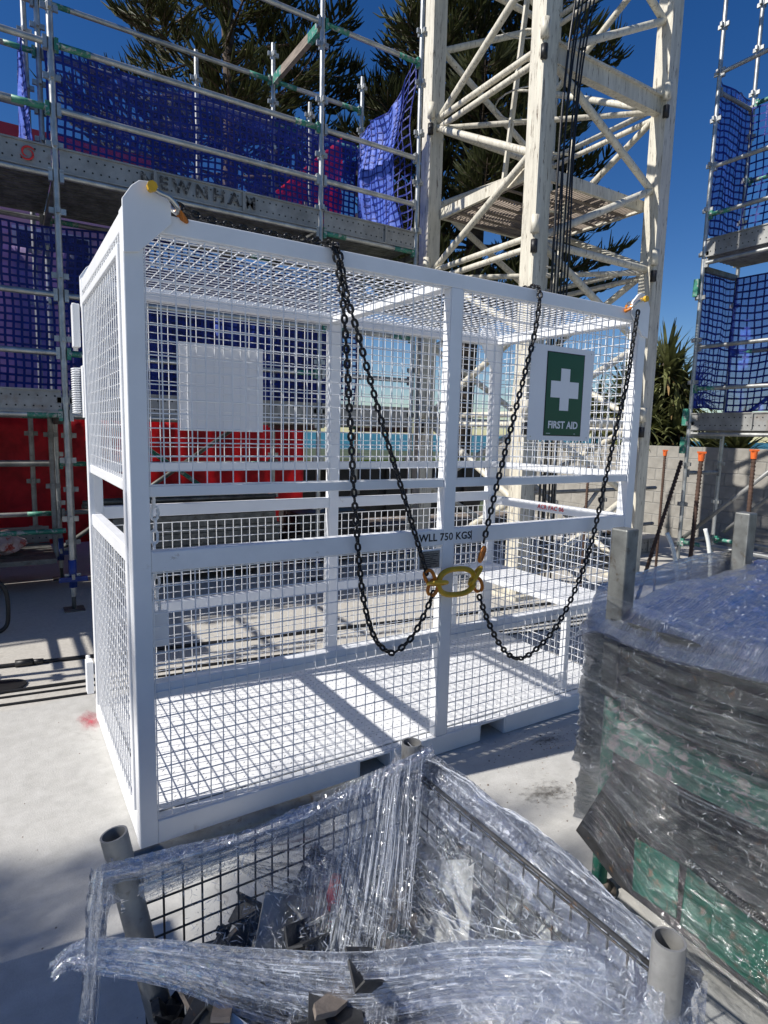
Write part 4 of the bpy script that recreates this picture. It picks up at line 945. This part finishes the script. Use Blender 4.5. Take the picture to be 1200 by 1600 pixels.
o = link('slotted_plate', slotted(.34,.26,.006,(.03,.02),.075,.034), 'grey_plate', None, (.42,-1.13,.405)); o.rotation_euler = (.35,-.25,-.85); tag(o, 'grey steel plate with a slotted hole lying on top of scrap', 'scrap', 'scrap in the near stillage')
def angle(Ln, w_, t): return MB().prism([(0,0,0),(w_,0,0),(w_,t,0),(t,t,0),(t,w_,0),(0,w_,0)], (0,0,Ln))
scrap('channel_offcut', 'long pale steel channel leaning to the back post', angle(.46,.065,.006), 'grey_plate', (.22,-1.32,.30), (-1.15,.25,-.55))
scrap('angle_offcut', 'rust-edged steel angle beside the slotted plate', angle(.42,.05,.005), 'grey_plate', (.54,-.97,.43), (1.9,.3,.45))
scrap('dark_bracket', 'dark steel bracket standing against the wire side', angle(.20,.09,.006), 'dark_steel', (.19,-1.00,.26), (.3,.55,.8))
scrap('dark_bracket', 'bent dark bracket next to the wire side, left of standing bracket', angle(.18,.08,.006), 'dark_steel', (.08,-.98,.25), (.8,-.5,.3))
scrap('round_lug', 'rounded dark lug sticking up near the left post', MB().prism([(.035*math.cos(a),.0,.06+.035*math.sin(a)) for a in [i*math.pi/8 for i in range(9)]]+[(-.035,0,-.06),(.035,0,-.06)], (0,.012,0)), 'dark_steel', (.015,-1.0,.35), (.2,.5,.3))
scrap('teal_casting', 'teal painted casting among dark brackets', lump(MB(), (0,0,0), .075, 2, .8), 'teal', (.10,-1.05,.30), (.2,.4,.5), True, 0)
scrap('teal_casting', 'flat teal painted plate below the film band', MB().box((-.11,-.08,-.006),(.11,.08,.006)), 'teal', (.20,-1.26,.29), (.25,.2,.5))
scrap('tan_board', 'tan board offcut below the red handle', MB().box((-.05,-.11,-.009),(.05,.11,.009)), 'tan', (.20,-1.17,.345), (.5,.1,-.5))
rh = MB().path([(0,0,0),(.01,.03,.04),(.02,.05,.09),(.03,.06,.13)], [.016,.02,.019,.012], 10); scrap('red_tool', 'red plastic tool handle under the pulled film', rh, 'red_plastic', (.255,-1.10,.37), (.2,.1,.6), True, 0)
for k, (lab, dims, mt, loc, rot) in enumerate((('wide pale plate lying under the film near the right post', (.17,.10,.004), 'grey_plate', (.40,-1.40,.36), (.2,-.15,.5)), ('pale strip crossing the scrap below back post', (.20,.035,.004), 'grey_plate', (.34,-1.02,.40), (.1,.35,.25)),
        ('brown timber offcut beside the slotted plate', (.15,.03,.014), 'timber', (.50,-1.26,.37), (.1,.1,1.9)), ('rust-stained plate standing by back wire side', (.12,.09,.003), 'grey_plate', (.40,-.985,.34), (1.15,.1,.12)), ('dented pale box lid by the film band', (.12,.08,.006), 'grey_plate', (.30,-1.46,.32), (.25,.1,-.3)))):
    scrap('steel_offcut', lab, MB().box((-dims[0],-dims[1],-dims[2]),(dims[0],dims[1],dims[2])), mt, loc, rot)
hp = MB(); nn_ = 44
for j in range(nn_+1):
    for i in range(nn_+1):
        x, y = -.15+.72*i/nn_, -1.68+.74*j/nn_; hp.v.append((x, y, .275+.04*(x > .1)-.05*(y < -1.3)+.05*nz(x*9,y*9,1)+.05*abs(nz(x*23,y*23,4))+.03*nz(x*50,y*50,7)))
hp.f = [(j*(nn_+1)+i, j*(nn_+1)+i+1, (j+1)*(nn_+1)+i+1, (j+1)*(nn_+1)+i) for j in range(nn_) for i in range(nn_)]
tag(sp_(hp.build('scrap_fines', 'dark_steel', None)), kind='stuff')
def coupler():
    mb = MB(); ro, ri, n = .034, .026, 14
    ang = [math.radians(40+280*i/n) for i in range(n+1)]
    for i in range(n):
        a, b = ang[i], ang[i+1]
        mb.add([(r_*math.cos(t),r_*math.sin(t),z) for z in (-.022,.022) for t in (a,b) for r_ in (ri,ro)], [(0,1,3,2),(4,6,7,5),(0,4,5,1),(2,3,7,6),(0,2,6,4),(1,5,7,3)])
    mb.tube((.045,-.045,0),(.045,.05,0),.007,8); mb.tube((.045,.03,0),(.045,.044,0),.014,6); mb.box((.022,-.034,-.016),(.060,-.024,.016)); mb.box((.022,.020,-.016),(.060,.029,.016)); return mb
rc = random.Random(12)
for k, (x, y) in enumerate(((.02,-.99),(.10,-1.02),(.17,-1.0),(.25,-1.05),(.31,-.99),(.05,-1.10),(.14,-1.14),(.36,-1.22),(.46,-1.33),(.50,-1.05),(.28,-1.30),(.47,-1.52),(.38,-1.55))):
    scrap('scaffold_coupler', 'dark tube coupler in the scrap, '+('by the back wire side, ' if y > -1.07 else 'in mid heap, ' if y > -1.4 else 'towards the right post, ')+('left' if x < .12 else 'middle' if x < .34 else 'right')+' side', coupler(), ('dark_steel','galv_dull','dark_steel','teal')[k % 4], (x,y,.37+.03*rc.random()), (rc.uniform(-1.2,1.2),rc.uniform(-1.2,1.2),rc.uniform(0,6.28)))
r = random.Random(31)
kinds = ('grey_plate','dark_steel','galv','dark_steel','timber','galv_dark','galv_dull')
adjs = ('flat grey plate','dark angle','short galvanised strip','dark plate','split timber batten','grimy angle','grimy tube')
for i in range(130):
    x, y = r.uniform(-.06,.52), r.uniform(-1.62,-.97); z = .29+(.08+.06*(x > .12)*(y > -1.3))*r.random()**.5; k = i % 7
    if k in (1, 5): mb = angle(r.uniform(.15,.34), r.uniform(.035,.06), .005)
    elif k == 6: mb = MB().pipe((0,0,-.12),(0,0,.12),.022,.018,14)
    elif k == 4: mb = MB().prism([(-.13,-.022,-.004),(.11,-.018,-.004),(.14,.006,-.004),(.09,.024,-.004),(-.12,.017,-.004)], (0,0,.010))
    else:
        pa, pb = r.uniform(.06,.15), r.uniform(.03,.08); mb = MB().prism([(-pa,-pb,-.002),(pa*.7,-pb,-.002),(pa,-pb*.5,-.002),(pa,pb*.8,-.002),(pa*.5,pb,-.002),(-pa*.8,pb*.9,-.002)], (0,0,.005))
        if r.random() < .6: mb.prism([(-pa,-pb,.003),(pa*.7,-pb,.003),(pa*.7,-pb,.035),(-pa,-pb,.03)], (0,.004,0))
    if k in (1, 5, 6): z = min(z, .35)
    if y < -1.28: z -= .07
    scrap('scrap_piece', adjs[k]+(' low' if z < .24 else ' high' if z > .33 else '')+' in the '+('far ' if y > -1.2 else 'near ' if y < -1.42 else '')+('left' if x < .12 else 'middle' if x < .34 else 'right')+' part of the stillage scrap', mb, kinds[k], (x,y,z), (r.uniform(-.6,.6)+(1.5 if k in (1,5,6) else 0),r.uniform(-.6,.6),r.uniform(0,6.28)), k == 6, 0)

# ------------------------------------------------------------------ stretch film sheets
def film(name, label, P, nu, nv, mat, amp=.006, seed=0., fu=3., fv=26., pleats=68, pr=.0009, drift=.05, pmat='pleat', jit=.0014, glints=900, group='sheets of clear stretch film'):
    """P(u,v): u runs along the pull; folds run with u"""
    def D(u, v):
        e = 1e-3; p = V(P(u, v)); a = V(P(min(1,u+e), v))-V(P(max(0,u-e), v)); b = V(P(u, min(1,v+e)))-V(P(u, max(0,v-e))); n = a.cross(b)
        n = n.normalized() if n.length > 1e-12 else V((0,0,1))
        return p+n*amp*(nz(u*fu, v*fv, seed)+.5*nz(u*fu*2.3, v*fv*2.4, seed+5)+.8*nz(u*4, v*4, seed+11)), n
    r = random.Random(int(seed*100)+3); vs_ = []
    for j in range(nv+1):
        for i in range(nu+1):
            p, n = D(i/nu, j/nv); vs_.append(p+n*r.gauss(0, jit))
    fs = [(j*(nu+1)+i, j*(nu+1)+i+1, (j+1)*(nu+1)+i+1, (j+1)*(nu+1)+i) for j in range(nv) for i in range(nu)]
    o0 = vs_[0].copy(); me = bpy.data.meshes.new(name); me.from_pydata([tuple(p-o0) for p in vs_], [], fs); me.update(); me.shade_smooth()
    uvl = me.uv_layers.new(name='UVMap'); k = nu+1
    li = np.zeros(len(me.loops), np.int32); me.loops.foreach_get('vertex_index', li)
    uvl.data.foreach_set('uv', np.stack([(li % k)/nu, (li//k)/nv], -1).astype(np.float32).ravel())
    o = tag(link(name, me, mat, None, o0), label, 'plastic wrap', group)
    if pleats:
        mb = MB()
        for q in range(pleats):
            u0 = r.uniform(0, .55) if r.random() < .6 else 0.; u1 = min(1, u0+r.uniform(.25, .9)); v0 = min(1, max(0, (r.random()+r.random()*.6)/1.6+r.uniform(-.08,.08))); v1 = min(1, max(0, v0+r.uniform(-drift, drift))); n = 22; w_ = pr*(r.uniform(.22, .6) if r.random() < .85 else r.uniform(.7, 1.1)); pts = []; rr = []
            for i in range(n+1):
                t = i/n; p, nn = D(u0+(u1-u0)*t, v0+(v1-v0)*t+.004*math.sin(t*9+q)); pts.append(p+nn*.0015-o0); rr.append(w_*(.25+.75*math.sin(math.pi*min(1,.08+t*.92))))
            mb.path(pts, rr, 4)
        tag(mb.build('pleats', pmat, o), kind='stuff')
    if glints:
        mb = MB()
        for q in range(glints):
            p, nn = D(r.random(), r.random()); nn = (nn*r.choice((-1,1))+V((r.gauss(0,.45),r.gauss(0,.45),r.gauss(0,.45)))).normalized(); a = nn.orthogonal().normalized(); a = Matrix.Rotation(r.uniform(0,6.28),3,nn) @ a; b = nn.cross(a)
            L1, W1 = r.uniform(.002,.011), r.uniform(.0006,.0016); p = p-o0
            mb.add([p-a*L1-b*W1*.3, p-b*W1, p+a*L1, p+b*W1], [(0,1,2,3)])
        tag(mb.build('glint_creases', 'glint', o), kind='stuff')  # small glossy crumple flakes added over the film for sparkle
    return o
def lerp(a, b, t): return V(a).lerp(V(b), t)
# back side, bunched round the top rail
film('stretch_film', 'film bunched along the top rail of the near stillage', lambda u, v: lerp((-.235,-.945,.66),(.63,-.94,.70),u)+V((0,-.018*math.sin(v*6.3)-.03*math.sin(u*3.14)*(v-.5),-.10*v-.05*math.sin(u*3.14)*(1-v)*1.1)), 120, 26, 'film_dense', .011, 1.1, pleats=119, pr=.0011, drift=.25)
film('stretch_film', 'thin film across the back wire side of near stillage', lambda u, v: lerp((-.20,-.945,.58),(.62,-.945,.60),u)+V((0,.01*math.sin(u*9),-(.05+.55*max(0,u-.32)**.8)*v)), 110, 40, 'film_clear', .008, 2.2, pleats=51, pr=.0006, drift=.1, pmat='pleat_thin')
# bundle pulled from the back post down across the load
film('stretch_film', 'tall pleated film bundle pulled down from the back post', lambda u, v: lerp(lerp((.26,-.945,.66),(.605,-.955,.70),v), lerp((-.05,-1.30,.36),(.20,-1.42,.42),v), u)+V((0,0,-.10*math.sin(u*3.14)*(1-.4*v))), 90, 60, 'film_v', .012, 3.3, 1.2, 40, pleats=255, pr=.0012, drift=.12)
film('stretch_film', 'sheer crumpled sheet fanning from back rail down to the front band', lambda u, v: lerp(lerp((-.10,-.95,.63),(.60,-.955,.66),v), lerp((-.02,-1.17,.47),(.52,-1.50,.51),v), u)+V((0,0,-.09*math.sin(u*3.14)-.02*math.sin(v*9)*u)), 90, 70, 'film_clear', .016, 17.7, 2.0, 22, glints=1600, pleats=80, pr=.0006, drift=.3, pmat='pleat_thin')
# right hand side and the sloping top
film('stretch_film', 'film stretched along the right side of near stillage', lambda u, v: lerp((.615,-.875,.685),(.632,-1.74,.655),u)+V((.035*math.sin(v*3.0)+.012*math.sin(u*6.28),0,-.62*v)), 110, 50, 'film', .009, 4.4, pleats=119, pr=.0010, drift=.12)
film('stretch_film', 'film sloping over the scrap between back and right posts', lambda u, v: lerp((.60,-.915,.655),(.61,-1.715,.64),u)+V((-.46*v*(1-.15*u),-.05*v*math.sin(u*3.1),-.22*math.sin(v*1.75)-.035*math.sin(u*3.14))), 110, 56, 'film', .010, 5.5, 2.5, 34, pleats=90, pr=.0008, drift=.35)
film('stretch_film', 'second film layer fanning over scrap from right post', lambda u, v: lerp(lerp((.60,-.93,.62),(.25,-.96,.50),v), lerp((.61,-1.70,.60),(.05,-1.52,.46),v), u)+V((0,0,-.11*math.sin(u*3.14)-.06*math.sin(v*3.14))), 110, 50, 'film_clear', .012, 6.6, 3, 30, pleats=70, pr=.0007, drift=.35, pmat='pleat_thin')
film('stretch_film', 'film bunched along the right top rail of near stillage', lambda u, v: lerp((.585,-.87,.69),(.60,-1.74,.665),u)+V((.05*math.sin(v*4.2)+.02*math.sin(u*3.14),0,-.11*v+.012*math.sin(u*17)*v)), 130, 24, 'film_dense', .013, 15.3, 7, 10, pleats=153, pr=.0011, drift=.3)
# band across the near side
bandp = [(-.335,-.955,.475),(-.30,-.955,.50),(-.25,-.985,.512),(-.12,-1.06,.50),(.03,-1.17,.49),(.20,-1.30,.50),(.40,-1.42,.53),(.60,-1.60,.56),(.65,-1.74,.57)]
bc = catenary(bandp)
def band(u, v):
    t = u*(len(bc)-1); i = min(int(t), len(bc)-2); p = bc[i].lerp(bc[i+1], t-i); wd = .010+.125*min(1,max(0,u-.07)*2.6)*(.6+.6*u)*(1+.22*math.sin(u*13))
    return p+V((-.03*(v-.5)*2*u,-.035*(v-.2),-(v-.15)*wd))
film('stretch_film', 'twisted film band crossing the near side with a loose end at left', band, 150, 30, 'film_dense', .011, 7.7, 4, 9, pleats=153, pr=.0011, drift=.3)
film('stretch_film', 'sagging film skirt below the band at the bottom edge', lambda u, v: lerp((.02,-1.30,.44),(.66,-1.73,.53),u)+V((-.02*v,-.13*v-.05*v*math.sin(u*3.1),-.16*v+.03*math.sin(u*11)*v)), 110, 50, 'film_dense', .016, 8.8, 4, 16, pleats=153, pr=.0010, drift=.3)
film('stretch_film', 'film veil hanging from the left post of the near stillage', lambda u, v: V((-.232-.085*u-.02*math.sin(v*5), -.955+.13*(v-.5)*(.35+u)-.06*u, .665-.62*u)), 60, 44, 'film', .012, 9.9, 1.5, 26, pleats=102, pr=.0009, drift=.15)
film('stretch_film', 'film collar wrapped round the right post of near stillage', lambda u, v: V((.592+.05*math.cos(u*5.2-1.5)*(1+.3*v),-1.704+.05*math.sin(u*5.2-1.5)*(1+.3*v),.635-.5*v)), 70, 40, 'film_dense', .010, 12.1, 6, 10, pleats=68, pr=.0009, drift=.3)
film('stretch_film', 'film collar gathered round the back post of near stillage', lambda u, v: V((.587+.047*math.cos(u*6.2+.5)*(1+.9*v),-.904+.047*math.sin(u*6.2+.5)*(1+.6*v),.668-.17*v)), 70, 24, 'film', .008, 13.1, 6, 10, pleats=68, pr=.0009, drift=.3)

# ------------------------------------------------------------------ right wrapped load
load = thing('loaded_rack', 'tall post rack with dark sheet load wrapped in film at right edge', 'rack', (1.78,-1.5,0)); linv = Matrix.Translation((-1.78,1.5,0))
def lp(o): o.parent = load; o.matrix_parent_inverse = linv; return o
for x, y, h in ((1.342,-1.006,1.29),(2.225,-.93,1.29),(1.342,-2.0,1.2),(2.225,-2.0,1.2)):
    pm = 'green_tube' if y > -1.5 and x < 2 else 'galv_dark'
    lp(MB().tube((x,y,.012),(x,y,.72),.026,14).build('post', pm, None, True))
    lp(MB().box((x-.031,y-.031,.72),(x+.031,y+.031,h)).build('post_sleeve','galv_dark',None,bevel=.006))
    lp(MB().tube((x,y,.001),(x,y,.014),.062,20,.058).tube((x,y,.014),(x,y,.04),.044,16,.03).build('foot','timber',None,True))
for z in (.16, .62): 
    lp(smooth_tube_obj('rail', (1.36,-1.0,z),(2.2,-.95,z),.022,'green_tube',None)); lp(smooth_tube_obj('rail', (1.345,-1.03,z),(1.345,-1.98,z),.022,'green_tube',None)); lp(smooth_tube_obj('rail', (2.225,-.96,z),(2.225,-1.98,z),.022,'green_tube',None))
def lscrap(name, label, mb, mat, loc, rot): o = mb.build(name, mat, None, False, loc, .003); o.rotation_euler = rot; return tag(o, label, 'sheet metal', 'load on the right rack')
lscrap('steel_sheet', 'dark steel sheet leaning on the left side of wrapped load', MB().prism([(0,.335,.055),(0,.20,.40),(0,-.65,.52),(0,-.65,-.02),(0,.15,-.02)], (.008,0,0)), 'dark_steel', (1.282,-1.27,.135), (.04,.03,0))
for k, (y0, y1, z0, z1, dx) in enumerate(((-1.335,-1.185,.155,.325,0),(-1.46,-1.345,.15,.345,.004),(-1.60,-1.43,.15,.335,-.006))):
    lscrap('green_plate', ('chipped green plate low on the load beside rack foot','middle chipped green plate low on the load','largest chipped green plate low on the load, at right edge')[k], MB().box((-.003,y0-y1,0),(.003,0,z1-z0)), 'green_plate', (1.268+dx,y1,z0), (.06*(k-1),.04,0))
pts = [(1.256+.012*math.cos(i*2.1),-1.36-.004*i*.55+.0*i,.372+.012*math.sin(i*2.1)-.0004*i) for i in range(110)]
o = MB().path([V(p)-V(pts[0]) for p in pts], .0045, 5).build('coil_spring','dark_steel',None,True,pts[0]); tag(o, 'dark coil spring under film above the green plates', 'spring')
r = random.Random(5)
for k in range(9):
    z = .20+.092*k; lscrap('steel_plank', 'dark steel plank stacked inside the wrapped load', MB().box((-.46+r.uniform(-.03,.07),-.49,0),(.42,.47+r.uniform(-.03,.02),.056)), ('dark_steel','bin','dark_steel','bin','green_tube')[k % 5], (1.775+r.uniform(-.02,.02),-1.48,z), (0,0,r.uniform(-.03,.03)))
sheet('navy_cover', 'dark navy plastic cover over the top of wrapped load', lambda u, v: V((1.27+1.15*u, -.90-1.2*v, 1.005+.05*u+.05*nz(u*2.2,v*2.2,2)+.012*nz(u*7,v*7,5)-.05*(1-min(1,u*14))-.05*(1-min(1,v*14)))), 50, 50, 'tarp', 'cover')
def lring(u, v, grow=0., skew=.0):
    """film wound round the rack: u around, v up"""
    a = u*2*math.pi; c, s = math.cos(a), math.sin(a); p = 8.0
    k = (abs(c)**p+abs(s)**p)**(-1/p); x = 1.80+(.555+grow)*c*k; y = -1.49+(.60+grow)*s*k
    z0 = .11+.16*math.exp(-((a-2.45)/.26)**2); z = z0+(1.08-z0)*v+skew*math.sin(a*1.0+.6)*(.3+.7*v)*(1-math.exp(-((a-2.45)/.5)**2))
    pin = 1-.022*math.sin(v*3.14)+.012*nz(a*3,v*6,2)-(.03*max(0,v-.93)/.07)
    return V((1.80+(x-1.80)*pin, -1.49+(y+1.49)*pin, z))
film('stretch_film', 'film wound round the load of the right rack', lambda u, v: lring(u, v, .012, .05), 200, 70, 'film_load', .012, 21., 9, 34, glints=2600, pleats=130, pr=.00045, drift=.04, pmat='pleat_thin')
film('stretch_film', 'outer film layer wound at a slant round the right rack', lambda u, v: lring(u, .25+.6*v, .028, -.12), 200, 50, 'film_load', .014, 22., 8, 26, glints=2200, pleats=90, pr=.0005, drift=.06, pmat='pleat_thin')
film('stretch_film', 'film pulled over the top of the load on right rack', lambda u, v: V((1.26+1.2*u, -.89-1.25*v, 1.035+.05*u+.05*nz(u*2.2,v*2.2,2)-.07*(1-min(1,u*14))-.07*(1-min(1,v*14)))), 90, 70, 'film_load', .014, 23., 7, 20, glints=1500, pleats=80, pr=.0005, drift=.35, pmat='pleat_thin')

# ------------------------------------------------------------------ unseen board stack, added left of the view to shade the slab
bs = thing('shade_board_stack', 'unseen stack of boards added left of the near stillage to shade the slab', 'timber', (-2.15,-.55,0))
for k in range(15):
    for j in range(4):
        MB().box((-.55+rnd.uniform(-.05,.05),-.42+.215*j,.10+.098*k),(.55+rnd.uniform(-.12,.10),-.22+.215*j,.19+.098*k)).build('board','timber',bs)
for x in (-.4, .4): MB().box((x-.05,-.43,.001),(x+.05,.43,.099)).build('bearer','timber',bs)
# timber and clutter behind the cage
ts = thing('timber_stack', 'low stack of dark boards under the mast, seen through the cage', 'timber', (4.9,4.6,0))
for k in range(6):
    for j in range(3): MB().box((-1.2+rnd.uniform(-.1,.1),-.3+.21*j,.06+.06*k),(1.2+rnd.uniform(-.2,.2),-.1+.21*j,.115+.06*k)).build('board','timber',ts)
for x in (-.9, .8): MB().box((x-.05,-.31,.001),(x+.05,.34,.059)).build('bearer','timber',ts)

# ------------------------------------------------------------------ leads lying on the slab behind the cage
for k, (y0, r_, lab) in enumerate(((1.60,.007,'thin black lead on the slab nearest the back of cage'),(1.70,.006,'thin black lead on slab, second from back of cage'),(1.775,.009,'black lead on slab, third from back of the cage'),(2.21,.013,'thick black lead with connector on the slab farthest from the cage'))):
    root = thing('extension_lead', lab, 'cable', (0,y0,0), 'leads across the slab')
    MB().path([(-5+.28*i, -.149*(-5+.28*i)*.9+.02*nz(i*.22,k*3,1)+.015*math.sin(i*.31+k), r_+.0005) for i in range(34)], r_, 6).build('lead','black',root,True)
    if k == 3: MB().tube((-.36,.055,.022),(-.26,.040,.022),.024,10).tube((-.26,.040,.022),(-.20,.031,.02),.018,10).build('connector','black',root,True)
dl = MB().path([(.15*math.cos(a),.10*math.sin(a),.006) for a in [i*math.pi/12 for i in range(24)]], .008, 6, True).add([(.15*math.cos(i*math.pi/12),.10*math.sin(i*math.pi/12),.009) for i in range(24)], [tuple(range(24))]).build('rubber_mat','black',None,False,(-.46,1.93,0)); tag(dl, 'flat black oval mat lying on the slab at left edge', 'mat')
sheet('navy_sheet', 'long dark navy sheet behind the lower blue net, behind the cage', lambda u, v: V((.38+3.17*u, 5.62+.07*nz(u*8,v*2,3), 1.8+1.66*v)), 50, 14, 'tarp', 'sheet')

gt = MB(); r = random.Random(77)
for i in range(420):
    if i < 150: x, y = r.gauss(1.95,.22), r.gauss(-.18,.07)
    elif i < 270: x, y = r.gauss(1.6,.30), r.gauss(-.5,.14)
    else: x, y = r.uniform(-1.2,3.2), r.uniform(-.9,3.2)
    q = r.uniform(.0015,.0045)*(1.6 if r.random() < .06 else 1)
    gt.add([(x-q,y,.0),(x,y-q,.0),(x+q,y+.2*q,.0),(x+.2*q,y+q,.0),(x,y,q*.9)], [(0,1,4),(1,2,4),(2,3,4),(3,0,4)])
tag(gt.build('grit', 'timber', None), 'loose grit and crumbs scattered on the slab', 'grit', kind='stuff')

# ------------------------------------------------------------------ dark gear stored under the scaffold
for nm, lab, x0, x1, y0, n_, mt in (('plank_stack','dark stack of steel planks under the scaffold, behind cage left half',.45,2.25,4.05,11,'galv_dark'),('plank_stack','dark stack of steel planks under the scaffold, behind cage middle',2.5,3.5,4.2,9,'dark_steel')):
    st_ = thing(nm, lab, 'planks', (x0,y0,0))
    for k in range(n_):
        for j in range(3): MB().box((rnd.uniform(0,.08),.24*j,.08+.062*k),(x1-x0-rnd.uniform(0,.12),.225+.24*j,.135+.062*k)).build('plank',mt,st_)
    for x in (.2, x1-x0-.3): MB().box((x,0,.001),(x+.08,.7,.079)).build('bearer','timber',st_)
tbn = thing('tube_bundle', 'bundle of grimy tubes lying on the plank stack behind cage', 'tubes', (.5,4.2,.76))
for k in range(7): MB().tube((-.15+rnd.uniform(-.1,.1),.06*(k%4)+.03*(k//4),.033+.05*(k//4)),(1.7+rnd.uniform(-.2,.1),.06*(k%4)+.03*(k//4)+.02,.033+.05*(k//4)),.024,10).build('tube','green_tube' if k == 5 else 'galv_dark',tbn,True)

gf = thing('shade_tower', 'unseen tube tower added left of the cage to stripe the slab with shade', 'tower', (-1.35,2.9,0)); gi = Matrix.Translation((1.35,-2.9,0)); before = set(bpy.data.objects)  # never in view, added to throw bars of shade on the slab
for x in (-1.35, -2.1):
    for y in (2.25, 3.3): std(gf, x, y, .01, 3.3, .3, 'galv_dull')
    for z in (.62, 1.12, 1.95, 3.05): smooth_tube_obj('ledger', (x,2.28,z), (x,3.27,z), TR, 'galv_dull', gf)
for y in (2.25, 3.3):
    for z in (.62, 1.95): smooth_tube_obj('ledger', (-2.07,y,z), (-1.38,y,z), TR, 'galv_dull', gf)
for k in range(3): MB().box((-2.07+.235*k,2.3,1.985),(-1.85+.235*k,3.25,2.02)).build('plank','galv_dull',gf)
for o in set(bpy.data.objects)-before:
    if o.parent == gf: o.matrix_parent_inverse = gi
